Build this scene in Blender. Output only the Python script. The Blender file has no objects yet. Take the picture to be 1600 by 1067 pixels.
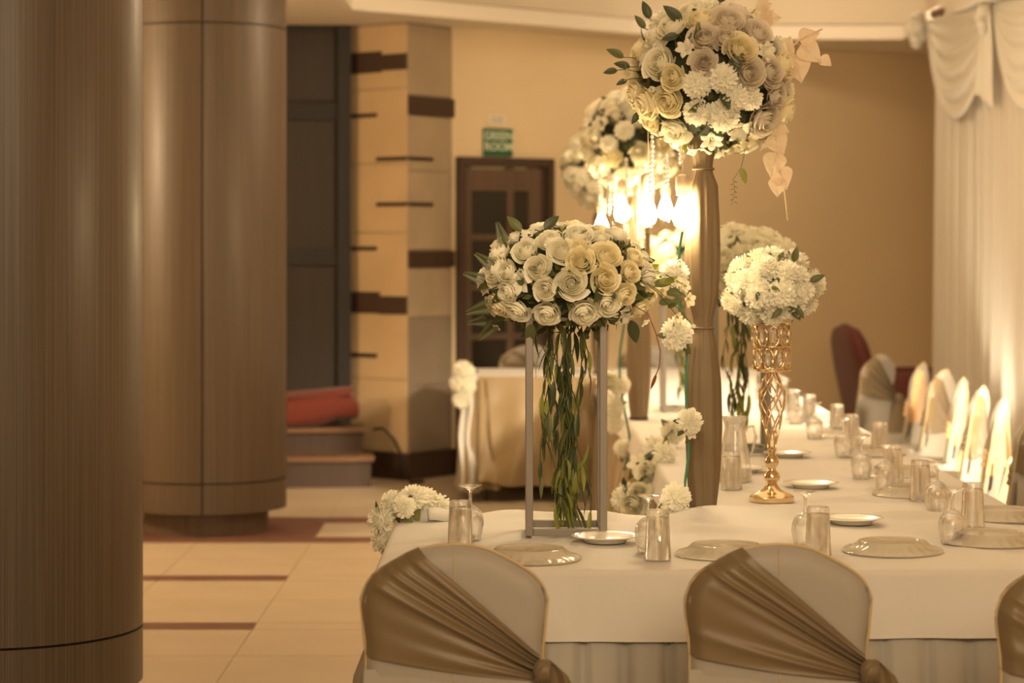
import bpy, bmesh, math, random
from mathutils import Vector, Matrix, Euler, Quaternion
PI = math.pi
scene = bpy.context.scene
C = scene.collection
rnd = random.Random(7)

# ------------------------------------------------------------------ camera
F, HOR, H = 3700.0, 385.0, 1.55          # focal length in px, horizon row, eye height
cam_d = bpy.data.cameras.new('camera')
cam = bpy.data.objects.new('camera', cam_d); C.objects.link(cam)
cam.location = (0, 0, H); cam.rotation_euler = (PI/2, 0, 0)
cam_d.sensor_width = 36; cam_d.lens = F*36/1600
cam_d.shift_y = -(533.5-HOR)/1600
cam_d.clip_end = 100
cam_d.dof.use_dof = True; cam_d.dof.focus_distance = 6.45; cam_d.dof.aperture_fstop = 3.4
scene.camera = cam
# ------------------------------------------------------------------ world, lights, exposure
w = bpy.data.worlds.new('world'); scene.world = w; w.use_nodes = True
w.node_tree.nodes['Background'].inputs[0].default_value = (1.0, .72, .42, 1)
w.node_tree.nodes['Background'].inputs[1].default_value = 0.05
WARM = (1.0, .74, .46)
def area(name, loc, target, sx, sy, e, col=WARM, spread=PI):
    d = bpy.data.lights.new(name, 'AREA'); d.shape = 'RECTANGLE'; d.size = sx; d.size_y = sy
    d.energy = e; d.color = col; d.spread = spread
    o = bpy.data.objects.new(name, d); C.objects.link(o); o.location = loc
    o.rotation_euler = (Vector(target)-Vector(loc)).to_track_quat('-Z', 'Y').to_euler()
    return o
area('tray_light', (1.0, 9.6, 3.30), (1.0, 9.6, 0), 2.6, 7.0, 38)
area('aisle_light', (.2, 12.8, 3.36), (.1, 13.6, 0), 1.6, 1.0, 18)
area('front_fill', (.7, .4, 2.75), (.5, 6.5, 1.3), 2.4, 1.3, 125)  # unseen fill added on the camera side to brighten surfaces facing it
area('cove_light', (2.1, 15.7, 3.38), (2.1, 16.8, 1.5), 1.4, .2, 9.5)
def spot(name, loc, target, e, ang, blend=.6, col=WARM, r=.06):
    d = bpy.data.lights.new(name, 'SPOT'); d.energy = e; d.color = col; d.spot_size = ang; d.spot_blend = blend
    d.shadow_soft_size = r
    o = bpy.data.objects.new(name, d); C.objects.link(o); o.location = loc
    o.rotation_euler = (Vector(target)-Vector(loc)).to_track_quat('-Z', 'Y').to_euler()
    return o
spot('curtain_uplight', (2.80, 14.25, .25), (3.02, 14.42, 2.2), 60, 1.2, 1.0, (1.0, .88, .68), .06)
def point(name, loc, e, r, col=WARM):
    d = bpy.data.lights.new(name, 'POINT'); d.energy = e; d.color = col; d.shadow_soft_size = r
    o = bpy.data.objects.new(name, d); C.objects.link(o); o.location = loc; return o
point('hall_lamp', (-4.1, 11.6, 2.15), 128, .2)
point('rear_fill', (1.3, 12.6, 2.92), 52, .14)  # unseen fill without a fixture, added to brighten rear walls and ceiling
area('chair_row_fill', (4.15, 7.8, 2.75), (2.2, 11.9, .45), 1.6, .6, 105, (1.0, .80, .54), .62)  # unseen fill added to brighten the receding row of chairs
spot('flower_fill', (.0, 3.6, 3.38), (.30, 6.65, 1.36), 165, .50, .9, (1.0, .80, .52), .12)  # unseen spot added to brighten the bouquets over the near table
scene.view_settings.view_transform = 'Standard'
scene.view_settings.look = 'None'
scene.view_settings.exposure = 0.35
scene.view_settings.gamma = 1.0
cy = scene.cycles
cy.max_bounces = 9; cy.diffuse_bounces = 4; cy.glossy_bounces = 3; cy.transmission_bounces = 8; cy.transparent_max_bounces = 16
cy.caustics_reflective = False; cy.caustics_refractive = False
scene.view_settings.use_curve_mapping = False

def at(px, py, Y):
    return Vector(((px-800)*Y/F, Y, H-(py-HOR)*Y/F))
def tab(px, py, z=.76):                  # where the photo's point lies on the table plane
    Y = F*(H-z)/(py-HOR)
    return Vector(((px-800)*Y/F, Y, z))

# ------------------------------------------------------------------ materials
MATS = {}
def nodes(name):
    m = bpy.data.materials.new(name); m.use_nodes = True
    nt = m.node_tree; b = nt.nodes['Principled BSDF']
    return m, nt, b
def mat(name, col, rough=.6, metal=0, sheen=0, trans=0, noise=0, nscale=20, stretch=(1, 1, 1), bump=0, bscale=80,
        bstretch=None, spec=.5, coat=0, col2=None, bdist=.002):
    if name in MATS: return MATS[name]
    m, nt, b = nodes(name)
    b.inputs['Roughness'].default_value = rough; b.inputs['Metallic'].default_value = metal
    b.inputs['Specular IOR Level'].default_value = spec
    if coat: b.inputs['Coat Weight'].default_value = coat; b.inputs['Coat Roughness'].default_value = .25
    if sheen: b.inputs['Sheen Weight'].default_value = sheen
    c = (*col, 1)
    b.inputs['Base Color'].default_value = c
    tc = nt.nodes.new('ShaderNodeTexCoord')
    if noise:
        mp = nt.nodes.new('ShaderNodeMapping'); mp.inputs['Scale'].default_value = stretch
        n = nt.nodes.new('ShaderNodeTexNoise'); n.inputs['Scale'].default_value = nscale; n.inputs['Detail'].default_value = 5
        nt.links.new(tc.outputs['Object'], mp.inputs[0]); nt.links.new(mp.outputs[0], n.inputs['Vector'])
        r = nt.nodes.new('ShaderNodeValToRGB')
        r.color_ramp.elements[0].position = .32; r.color_ramp.elements[1].position = .68
        c2 = col2 if col2 else tuple(x*(1-noise) for x in col)
        r.color_ramp.elements[0].color = (*c2, 1); r.color_ramp.elements[1].color = c
        nt.links.new(n.outputs['Fac'], r.inputs[0]); nt.links.new(r.outputs[0], b.inputs['Base Color'])
    if bump:
        mp2 = nt.nodes.new('ShaderNodeMapping'); mp2.inputs['Scale'].default_value = bstretch or (1, 1, 1)
        n2 = nt.nodes.new('ShaderNodeTexNoise'); n2.inputs['Scale'].default_value = bscale; n2.inputs['Detail'].default_value = 4
        bp = nt.nodes.new('ShaderNodeBump'); bp.inputs['Strength'].default_value = bump; bp.inputs['Distance'].default_value = bdist
        nt.links.new(tc.outputs['Object'], mp2.inputs[0]); nt.links.new(mp2.outputs[0], n2.inputs['Vector'])
        nt.links.new(n2.outputs['Fac'], bp.inputs['Height']); nt.links.new(bp.outputs[0], b.inputs['Normal'])
    if trans:
        t = nt.nodes.new('ShaderNodeBsdfTranslucent'); t.inputs[0].default_value = c
        mx = nt.nodes.new('ShaderNodeMixShader'); mx.inputs[0].default_value = trans
        out = nt.nodes['Material Output']
        nt.links.new(b.outputs[0], mx.inputs[1]); nt.links.new(t.outputs[0], mx.inputs[2]); nt.links.new(mx.outputs[0], out.inputs[0])
    MATS[name] = m
    return m
def glass_mat(name, tint=(1, 1, 1), milk=0.0, milkcol=(.9, .9, .85), rough=.0, body=.6):
    m = bpy.data.materials.new(name); m.use_nodes = True; nt = m.node_tree; nt.nodes.clear()
    out = nt.nodes.new('ShaderNodeOutputMaterial')
    tr = nt.nodes.new('ShaderNodeBsdfTransparent'); tr.inputs[0].default_value = (*tint, 1)
    gl = nt.nodes.new('ShaderNodeBsdfGlass'); gl.inputs['Roughness'].default_value = rough; gl.inputs['IOR'].default_value = 1.46
    mx = nt.nodes.new('ShaderNodeMixShader'); mx.inputs[0].default_value = body
    nt.links.new(tr.outputs[0], mx.inputs[1]); nt.links.new(gl.outputs[0], mx.inputs[2])
    last = mx
    if milk:
        d = nt.nodes.new('ShaderNodeBsdfPrincipled'); d.inputs['Base Color'].default_value = (*milkcol, 1); d.inputs['Roughness'].default_value = .12; d.inputs['Specular IOR Level'].default_value = .9
        m2 = nt.nodes.new('ShaderNodeMixShader'); m2.inputs[0].default_value = milk
        nt.links.new(mx.outputs[0], m2.inputs[1]); nt.links.new(d.outputs[0], m2.inputs[2]); last = m2
    nt.links.new(last.outputs[0], out.inputs[0])
    MATS[name] = m
    return m
def emit_mat(name, col, s):
    m = bpy.data.materials.new(name); m.use_nodes = True; nt = m.node_tree; nt.nodes.clear()
    out = nt.nodes.new('ShaderNodeOutputMaterial'); e = nt.nodes.new('ShaderNodeEmission')
    e.inputs[0].default_value = (*col, 1); e.inputs[1].default_value = s
    nt.links.new(e.outputs[0], out.inputs[0]); MATS[name] = m
    return m

M_wall = mat('wall_plaster', (.80, .655, .43), .75, noise=.06, nscale=1.2, bump=.12, bscale=30)
M_ceil = mat('ceiling_paint', (.88, .80, .67), .8, noise=.04, nscale=1.5)
M_corn = mat('cornice_paint', (.90, .84, .75), .6)
M_tile = mat('floor_tile', (.53, .435, .315), .38, noise=.10, nscale=2.2, bump=.05, bscale=12)
M_grout = mat('floor_grout', (.46, .36, .25), .7)
M_inlay = mat('inlay_tile', (.20, .10, .075), .35, noise=.2, nscale=5)
M_wood = mat('pillar_veneer', (.118, .083, .054), .46, noise=.45, nscale=20, stretch=(9, 9, .05), bump=.05, bscale=60, bstretch=(4, 4, .03), coat=.08)
M_wood_d = mat('pillar_plinth_wood', (.15, .10, .065), .5, noise=.3, nscale=14, stretch=(6, 6, .15))
M_gap = mat('joint_shadow', (.05, .04, .03), .8)
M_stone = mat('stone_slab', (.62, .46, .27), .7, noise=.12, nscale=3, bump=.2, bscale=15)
M_stone_sh = mat('shaded_stone_slab', (.44, .35, .24), .7, noise=.15, nscale=3, bump=.2, bscale=15)  # same stone with the right face's shading put into its colour
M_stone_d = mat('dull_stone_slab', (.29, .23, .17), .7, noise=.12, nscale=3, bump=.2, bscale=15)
M_dark = mat('dark_stain_wood', (.06, .034, .022), .5, noise=.2, nscale=8, stretch=(4, 4, .3))
M_black = mat('black_board', (.016, .014, .013), .65)
M_panel = mat('dark_panel', (.030, .020, .013), .6, noise=.25, nscale=6, stretch=(4, 4, .3))
M_step = mat('step_wood', (.20, .105, .055), .5, noise=.3, nscale=8, stretch=(.4, 4, 4))
M_redcloth = mat('red_cloth', (.17, .030, .018), .85, bump=.3, bscale=40, sheen=.2)
M_redup = mat('red_upholstery', (.11, .018, .014), .7, bump=.2, bscale=60, sheen=.15)
M_doorw = mat('door_wood', (.13, .082, .052), .45, noise=.25, nscale=8, stretch=(5, 5, .4))
M_doorg = mat('door_glass', (.03, .026, .02), .12)
M_sign = mat('sign_green', (.012, .115, .055), .5)
M_signt = mat('sign_white', (.62, .72, .55), .6)
M_paper = mat('paper', (.8, .74, .62), .8)
M_ink = mat('grey_ink', (.45, .40, .32), .8)
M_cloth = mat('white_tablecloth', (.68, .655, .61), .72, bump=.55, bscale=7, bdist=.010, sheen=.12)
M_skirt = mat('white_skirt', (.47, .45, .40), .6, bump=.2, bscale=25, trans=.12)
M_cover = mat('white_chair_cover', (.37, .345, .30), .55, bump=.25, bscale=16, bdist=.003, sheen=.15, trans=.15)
M_pipe = mat('chair_piping', (.50, .38, .20), .5)
M_gold = mat('gold_satin', (.175, .126, .066), .45, bump=.15, bscale=30, sheen=.2, trans=.12)
M_goldl = mat('gold_satin_skirt', (.30, .215, .11), .45, bump=.15, bscale=30, sheen=.2)
M_peach = mat('peach_satin', (.80, .50, .26), .42, bump=.15, bscale=30, sheen=.25, trans=.2)
M_taupe = mat('taupe_wrap', (.205, .145, .080), .6, bump=.1, bscale=25, bstretch=(3, 3, .2), trans=.08)
M_curt = mat('cream_curtain', (.72, .67, .58), .6, trans=.22, bump=.1, bscale=30)
M_swag = mat('ivory_satin', (.76, .72, .63), .45, trans=.18, sheen=.2)
M_frame = mat('stand_metal', (.23, .205, .175), .45, metal=.25)
M_brass = mat('polished_gold', (.80, .62, .38), .17, metal=1)
M_rose = mat('rose_petal', (.98, .95, .80), .6, trans=.32)
M_rosey = mat('cream_rose_petal', (.98, .91, .66), .6, trans=.32)
M_rosep = mat('dusky_rose_petal', (.84, .77, .65), .6, trans=.28)
M_mum = mat('chrysanthemum_petal', (.98, .96, .84), .6, trans=.30)
M_mumc = mat('chrysanthemum_heart', (.72, .66, .40), .7)
M_leaf = mat('dark_leaf', (.06, .078, .03), .45, trans=.15, noise=.4, nscale=30)
M_leafl = mat('bright_leaf', (.30, .32, .07), .45, trans=.3, noise=.3, nscale=30)
M_leafm = mat('olive_leaf', (.12, .135, .04), .45, trans=.25, noise=.3, nscale=30)
M_leafp = mat('pale_leaf', (.88, .74, .56), .6, trans=.4)
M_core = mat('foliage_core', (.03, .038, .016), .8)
M_stem = mat('green_wire', (.05, .22, .12), .4)
M_twig = mat('red_twig', (.20, .06, .03), .5)
M_pearl = mat('pearl', (.95, .90, .82), .15, coat=.5)
M_sock = mat('lamp_socket', (.62, .50, .36), .4)
M_china = mat('white_china', (.85, .80, .70), .18, coat=.3)
M_pglass = glass_mat('plate_glass', milk=.40, milkcol=(.86, .78, .62), body=.22)
M_glass = glass_mat('clear_glass', tint=(.99, .99, .985), body=.62)
M_crys = glass_mat('crystal', milk=.10, body=.7)
M_bulbg = glass_mat('bulb_glass', tint=(1, .98, .94), body=.12)
M_fil = emit_mat('lamp_filament', (1.0, .76, .43), 215)

# ------------------------------------------------------------------ mesh helpers
class MB:
    def __init__(s): s.v = []; s.f = []
    def add(s, vs, fs):
        o = len(s.v); s.v += [tuple(v) for v in vs]; s.f += [tuple(i+o for i in f) for f in fs]; return s
    def box(s, x0, x1, y0, y1, z0, z1):
        return s.add([(x0, y0, z0), (x1, y0, z0), (x1, y1, z0), (x0, y1, z0), (x0, y0, z1), (x1, y0, z1), (x1, y1, z1), (x0, y1, z1)],
                     [(0, 3, 2, 1), (4, 5, 6, 7), (0, 1, 5, 4), (1, 2, 6, 5), (2, 3, 7, 6), (3, 0, 4, 7)])
    def grid(s, fn, nu, nv, cu=False, cv=False):
        mu = nu if cu else nu+1; mv = nv if cv else nv+1
        vs = [fn(i/nu, j/nv) for i in range(mu) for j in range(mv)]
        fs = []
        for i in range(nu):
            for j in range(nv):
                a = i*mv+j; b = ((i+1) % mu)*mv+j; c = ((i+1) % mu)*mv+(j+1) % mv; d = i*mv+(j+1) % mv
                fs.append((a, b, c, d))
        return s.add(vs, fs)
    def lathe(s, prof, n=24, c=(0, 0, 0), caps=True):
        vs = []; fs = []; m = len(prof)
        for i in range(n):
            a = 2*PI*i/n
            for r, z in prof: vs.append((c[0]+r*math.cos(a), c[1]+r*math.sin(a), c[2]+z))
        for i in range(n):
            for j in range(m-1):
                k = (i+1) % n
                fs.append((i*m+j, k*m+j, k*m+j+1, i*m+j+1))
        if caps:
            if prof[0][0] > 1e-5: fs.append(tuple(i*m for i in range(n))[::-1])
            if prof[-1][0] > 1e-5: fs.append(tuple(i*m+m-1 for i in range(n)))
        return s.add(vs, fs)
    def tube(s, pts, r, n=6, rr=None):
        pts = [Vector(p) for p in pts]; vs = []; fs = []; m = len(pts)
        up = Vector((0, 0, 1))
        t0 = (pts[1]-pts[0]).normalized()
        a = t0.orthogonal().normalized()
        for i, p in enumerate(pts):
            t = (pts[min(i+1, m-1)]-pts[max(i-1, 0)]).normalized()
            a = (a-t*a.dot(t)).normalized(); b = t.cross(a)
            ri = rr[i] if rr else r
            for k in range(n):
                q = 2*PI*k/n; vs.append(p+(a*math.cos(q)+b*math.sin(q))*ri)
        for i in range(m-1):
            for k in range(n):
                l = (k+1) % n; fs.append((i*n+k, i*n+l, (i+1)*n+l, (i+1)*n+k))
        fs.append(tuple(range(n))[::-1]); fs.append(tuple((m-1)*n+k for k in range(n)))
        return s.add(vs, fs)
    def ball(s, c, r, nu=8, nv=6):
        rx, ry, rz = (r, r, r) if not hasattr(r, '__len__') else r
        vs = [(c[0], c[1], c[2]-rz)]; fs = []
        for j in range(1, nv):
            t = -PI/2+PI*j/nv
            for i in range(nu):
                a = 2*PI*i/nu
                vs.append((c[0]+rx*math.cos(t)*math.cos(a), c[1]+ry*math.cos(t)*math.sin(a), c[2]+rz*math.sin(t)))
        vs.append((c[0], c[1], c[2]+rz)); last = len(vs)-1
        for i in range(nu):
            k = (i+1) % nu
            fs.append((0, 1+k, 1+i)); fs.append((last, 1+(nv-2)*nu+i, 1+(nv-2)*nu+k))
            for j in range(nv-2):
                fs.append((1+j*nu+i, 1+j*nu+k, 1+(j+1)*nu+k, 1+(j+1)*nu+i))
        return s.add(vs, fs)
    def mesh(s, name, m, smooth=True, bevel=0, sharp=None, solid=False):
        me = bpy.data.meshes.new(name); me.from_pydata(s.v, [], s.f)
        if solid:
            bm = bmesh.new(); bm.from_mesh(me)
            bmesh.ops.remove_doubles(bm, verts=bm.verts, dist=1e-5); bmesh.ops.recalc_face_normals(bm, faces=bm.faces[:])
            bm.to_mesh(me); bm.free()
        if bevel:
            bm = bmesh.new(); bm.from_mesh(me)
            bmesh.ops.remove_doubles(bm, verts=bm.verts, dist=1e-6)
            bmesh.ops.bevel(bm, geom=bm.edges[:], offset=bevel, segments=2, affect='EDGES', profile=.5)
            bm.to_mesh(me); bm.free()
        me.materials.append(m)
        if smooth:
            me.polygons.foreach_set('use_smooth', [True]*len(me.polygons))
            if sharp: me.set_sharp_from_angle(angle=math.radians(sharp))
        me.update()
        return me
    def build(s, name, m, parent=None, loc=(0, 0, 0), rot=(0, 0, 0), smooth=True, bevel=0, sharp=None):
        return link(name, s.mesh(name, m, smooth, bevel, sharp), parent, loc, rot)
def link(name, me, parent=None, loc=(0, 0, 0), rot=(0, 0, 0), scale=(1, 1, 1)):
    o = bpy.data.objects.new(name, me); C.objects.link(o)
    if parent is not None: o.parent = parent
    o.location = loc; o.scale = scale
    if isinstance(rot, Quaternion): o.rotation_mode = 'QUATERNION'; o.rotation_quaternion = rot
    else: o.rotation_euler = rot
    return o
def tag(o, label=None, cat=None, group=None, kind=None):
    if label: o['label'] = label
    if cat: o['category'] = cat
    if group: o['group'] = group
    if kind: o['kind'] = kind
    return o
def thing(name, label, cat, loc=(0, 0, 0), rz=0, group=None):
    return tag(link(name, None, None, loc, (0, 0, rz)), label, cat, group)
def copy_tree(o, parent=None):
    c = o.copy(); C.objects.link(c)
    if parent is not None: c.parent = parent
    for ch in list(o.children): copy_tree(ch, c)
    return c
def hsh(i, k=0): return random.Random(i*7919+k*104729+13).random()
def smooth01(t): t = max(0, min(1, t)); return t*t*(3-2*t)
def lerp_tab(tb, x):
    if x <= tb[0][0]: return tb[0][1]
    for (a, b), (c, d) in zip(tb, tb[1:]):
        if x <= c: return b+(d-b)*(x-a)/(c-a)
    return tb[-1][1]

# ================================================================== THE SETTING
def structure(o, label, cat=None): return tag(o, label, cat, None, 'structure')
# ---- floor: a base with tiles laid on it
fl = MB().box(-5, 5, -3.2, 20, -.08, -.004).build('floor', M_grout, smooth=False)
structure(fl, 'cream tiled hall floor with reddish brown inlaid strips', 'floor')
tile_cache = {}
def tile(x0, x1, y0, y1, m, name):
    g = .0025
    key = (round(x1-x0, 3), round(y1-y0, 3), m.name)
    if key not in tile_cache:
        hx, hy = (x1-x0)/2-g, (y1-y0)/2-g
        tile_cache[key] = MB().box(-hx, hx, -hy, hy, -.006, 0).mesh(name, m, smooth=False)
    return link(name, tile_cache[key], fl, ((x0+x1)/2, (y0+y1)/2, 0))
rows = []                                  # (y0, y1, kind)
strips = [(6.88, 7.06), (8.18, 8.36), (9.58, 9.76), (10.98, 11.16)]
y = 5.68
for a, b in strips:
    n = max(1, round((a-y)/.6))
    for i in range(n): rows.append((y+(a-y)*i/n, y+(a-y)*(i+1)/n, 'tile'))
    rows.append((a, b, 'strip')); y = b
rows += [(11.16, 11.77, 'tile'), (11.77, 12.39, 'tile'), (12.39, 12.64, 'band'), (12.64, 13.27, 'mid'), (13.27, 13.56, 'band'),
         (13.56, 14.2, 'tile'), (14.2, 14.85, 'tile'), (14.85, 15.5, 'tile'), (15.5, 16.15, 'tile'), (16.15, 16.8, 'tile')]
xs = [-4.05+.6*i for i in range(11)]       # one joint runs at x = -1.05
for (a, b, k) in rows:
    for x0 in xs:
        x1 = x0+.6; inner = x1 <= -1.04
        if k == 'tile' or (k == 'strip' and not inner) or (k == 'mid' and not inner): tile(x0, x1, a, b, M_tile, 'tile')
        else: tile(x0, x1, a, b, M_inlay, 'inlay_tile')
# ---- walls
def slab_wall(name, p, q, z0, z1, th, m, label, side=1):
    p = Vector((p[0], p[1], 0)); q = Vector((q[0], q[1], 0)); d = (q-p).normalized(); n = Vector((-d.y, d.x, 0))*side*th
    o = MB().add([p, q, q+n, p+n, p+Vector((0, 0, z1)), q+Vector((0, 0, z1)), q+n+Vector((0, 0, z1)), p+n+Vector((0, 0, z1))],
                 [(0, 3, 2, 1), (4, 5, 6, 7), (0, 1, 5, 4), (1, 2, 6, 5), (2, 3, 7, 6), (3, 0, 4, 7)]).build(name, m, smooth=False)
    structure(o, label, 'wall'); return o
ZC = 3.04
WB0, WBD = Vector((-.41, 16.1, 0)), Vector((.835, .55, 0)).normalized()
WBN = Vector((WBD.y, -WBD.x, 0))           # points into the room
slab_wall('wall_back', (-.41, 16.1), (4.35, 19.235), 0, ZC, .15, M_wall, 'plain warm cream plaster wall behind the door and bouquets')
slab_wall('wall_right', (4.3, 19.3), (4.3, -3.1), 0, 3.5, .15, M_wall, 'cream plaster side wall behind the draped curtain')
slab_wall('wall_left', (-4.6, -3.1), (-4.6, 17), 0, 3.5, .15, M_wall, 'cream plaster side wall beyond the wooden pillars')
slab_wall('wall_front', (4.4, -3.0), (-4.7, -3.0), 0, 3.5, .15, M_wall, 'cream plaster wall at the near end of the hall')
slab_wall('wall_rear', (-4.7, 16.7), (-1.0, 16.7), 0, ZC, .15, M_wall, 'wall closing the hall behind the wooden steps')
# ---- ceiling: a soffit ring round a raised tray
Tn = [(-1.03, -2.6), (-1.03, 14.8), (.8, 16.46), (1.65, 16.96), (2.83, 16.96), (2.83, -2.6)]
Ro = [(-4.7, -3.1), (-4.7, 19.4), (.8, 19.4), (1.65, 19.4), (4.4, 19.4), (4.4, -3.1)]
cb = MB(); n = 6
vs = [(x, y, ZC) for x, y in Tn]+[(x, y, ZC) for x, y in Ro]+[(x, y, ZC+.10) for x, y in Tn]+[(x, y, ZC+.10) for x, y in Ro]
fs = []
for i in range(n):
    k = (i+1) % n
    fs += [(i, k, 6+k, 6+i), (12+i, 18+i, 18+k, 12+k)]
cb.add(vs, fs)
ceil = cb.build('ceiling', M_ceil, smooth=False)
structure(ceil, 'cream ceiling with a lower border around a raised tray', 'ceiling')
up = MB()                                   # tray upstand (set back) and tray top
def offs(poly, d):
    cx = sum(p[0] for p in poly)/len(poly); out = []
    m = len(poly)
    for i in range(m):
        p0, p1, p2 = Vector(poly[i-1]), Vector(poly[i]), Vector(poly[(i+1) % m])
        e1 = (p1-p0).normalized(); e2 = (p2-p1).normalized()
        n1 = Vector((-e1.y, e1.x)); n2 = Vector((-e2.y, e2.x)); b = (n1+n2).normalized()
        out.append(p1+b*d/max(.3, b.dot(n1)))
    return out
T2 = offs(Tn, .16)
up.add([(p.x, p.y, ZC+.08) for p in T2]+[(p.x, p.y, 3.42) for p in T2], [(i, (i+1) % 6, 6+(i+1) % 6, 6+i) for i in range(6)])
up.add([(p.x, p.y, 3.42) for p in T2], [tuple(range(6))])
up.build('tray', M_ceil, ceil, smooth=False)
T3 = offs(Tn, -.035)
for i in range(6):                          # cornice boards around the tray edge
    k = (i+1) % 6
    a, b, c, d = Vector(Tn[i]), Vector(Tn[k]), T3[k], T3[i]
    a2, b2 = offs(Tn, .02)[i], offs(Tn, .02)[k]
    z0, z1 = ZC-.012, ZC+.092
    MB().add([(d.x, d.y, z0), (c.x, c.y, z0), (b2.x, b2.y, z0), (a2.x, a2.y, z0), (d.x, d.y, z1), (c.x, c.y, z1), (b2.x, b2.y, z1), (a2.x, a2.y, z1)],
             [(0, 3, 2, 1), (4, 5, 6, 7), (0, 1, 5, 4), (1, 2, 6, 5), (2, 3, 7, 6), (3, 0, 4, 7)]).build('cornice', M_corn, ceil, smooth=False, bevel=.006)
# ---- stone clad corner with dark inlay bands
CA, CB_, CC = Vector((-1.105, 16.05, 0)), Vector((-.692, 15.7, 0)), Vector((-.405, 16.12, 0))
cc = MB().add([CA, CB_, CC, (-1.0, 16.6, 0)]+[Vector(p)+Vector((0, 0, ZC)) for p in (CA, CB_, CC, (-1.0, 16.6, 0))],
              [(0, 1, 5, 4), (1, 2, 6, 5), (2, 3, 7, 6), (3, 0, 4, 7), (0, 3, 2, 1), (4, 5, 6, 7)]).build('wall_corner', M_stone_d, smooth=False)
structure(cc, 'stone clad wall corner crossed by dark inlay bands', 'wall')
def face_piece(a, b, u0, u1, z0, z1, m, name, parent, proud=.012, bevel=.003, back=.0):
    a = Vector(a); b = Vector(b); d = b-a; nn = Vector((d.y, -d.x, 0)).normalized()
    p, q = a+d*u0, a+d*u1
    vs = []
    for z in (z0, z1):
        for pt, off in ((p, proud), (q, proud), (q, back), (p, back)):
            v = pt+nn*off; vs.append((v.x, v.y, z))
    return MB().add(vs, [(0, 3, 2, 1), (4, 5, 6, 7), (0, 1, 5, 4), (1, 2, 6, 5), (2, 3, 7, 6), (3, 0, 4, 7)]).build(name, m, parent, smooth=False, bevel=bevel)
def zz(py, Y): return H-(py-HOR)*Y/F
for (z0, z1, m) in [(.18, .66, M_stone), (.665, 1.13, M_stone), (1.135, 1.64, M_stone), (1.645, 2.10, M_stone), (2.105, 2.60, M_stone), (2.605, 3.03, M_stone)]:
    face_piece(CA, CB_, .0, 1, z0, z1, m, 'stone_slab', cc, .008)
for (z0, z1, m) in [(.18, .62, M_stone_d), (.625, 1.075, M_stone_d), (1.08, 1.40, M_stone_sh), (1.53, 2.05, M_stone_sh), (2.055, 2.42, M_stone_sh), (2.56, 3.03, M_stone_sh)]:
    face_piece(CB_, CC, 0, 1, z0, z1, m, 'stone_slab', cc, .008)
def band(a, b, u0, u1, y0, y1, Y): face_piece(a, b, u0, u1, zz(y1, Y), zz(y0, Y), M_dark, 'inlay_band', cc, .02, .002)
band(CA, CB_, 0, .58, 81, 114, 15.9); band(CA, CB_, .58, 1, 84, 109, 15.75)
band(CA, CB_, 0, .55, 456, 489, 15.9); band(CA, CB_, .55, 1, 463, 491, 15.75)
for py in (180, 388, 555): band(CA, CB_, 0, .5, py-3, py+3, 15.9)
for py in (248, 319): band(CA, CB_, .5, 1, py-3, py+3, 15.78); band(CB_, CC, 0, .52, py-3, py+3, 15.78)
for y0, y1 in ((153, 182), (392, 417)): band(CB_, CC, 0, 1, y0, y1, 15.95)
face_piece(CB_, CC, -.05, 1, 0, .175, M_dark, 'skirting', cc, .03)
face_piece(CA, CB_, 0, 1.03, 0, .175, M_dark, 'skirting', cc, .03)
# ---- dark panelled stage wing beside it
DA, DB = Vector((-2.6, 15.75, 0)), Vector((-1.09, 15.98, 0))
dk = MB().add([DA, DB, DB+Vector((0, .3, 0)), DA+Vector((0, .3, 0))]+[p+Vector((0, 0, ZC)) for p in (DA, DB, DB+Vector((0, .3, 0)), DA+Vector((0, .3, 0)))],
              [(0, 1, 5, 4), (1, 2, 6, 5), (2, 3, 7, 6), (3, 0, 4, 7), (0, 3, 2, 1), (4, 5, 6, 7)]).build('wall_wing', M_black, smooth=False)
structure(dk, 'dark brown panelled stage wing with a black post', 'wall')
for z0, z1 in [(.5, 1.42), (1.53, 2.40), (2.53, 3.0)]:
    face_piece(DA, DB, .0, .58, z0, z1, M_panel, 'panel', dk, .01); face_piece(DA, DB, .585, .935, z0, z1, M_panel, 'panel', dk, .01)
for py in (95, 320, 455, 548): face_piece(DA, DB, .3, .72, zz(py+4, 15.9), zz(py-4, 15.9), M_black, 'batten', dk, .03)
for y0, y1 in ((160, 187), (388, 415)): face_piece(DA, DB, 0, .94, zz(y1, 15.9), zz(y0, 15.9), M_black, 'crossbar', dk, .03)
face_piece(DA, DB, .94, 1.0, 0, 3.03, M_black, 'post', dk, .06)
# ---- door with frame, glazing bars and panes
DW = .79                                     # along the wall
door = link('door_1', None, None, (WB0.x, WB0.y, 0), (0, 0, math.atan2(WBD.y, WBD.x)))
structure(door, 'brown glazed wooden door in the cream wall', 'door')
d0, d1, dz = .03, .81, 2.16
for x0, x1, z0, z1 in [(d0, d0+.05, 0, dz), (d1-.05, d1, 0, dz), (d0+.05, d1-.05, dz-.06, dz)]:
    MB().box(x0, x1, -.06, .02, z0, z1).build('frame', M_dark, door, smooth=False, bevel=.004)
lx0, lx1 = d0+.055, d1-.10
MB().box(d1-.10, d1-.05, -.025, .0, 0, dz-.06).build('frame_stop', M_dark, door, smooth=False)
stiles = [(lx0, lx0+.055), (lx0+.345, lx0+.40), (lx1-.10, lx1)]
for x0, x1 in stiles: MB().box(x0, x1, -.035, .0, .02, dz-.065).build('stile', M_doorw, door, smooth=False, bevel=.004)
zr = [1.93, 1.61, 1.27, .93, .60, .25]
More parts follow.
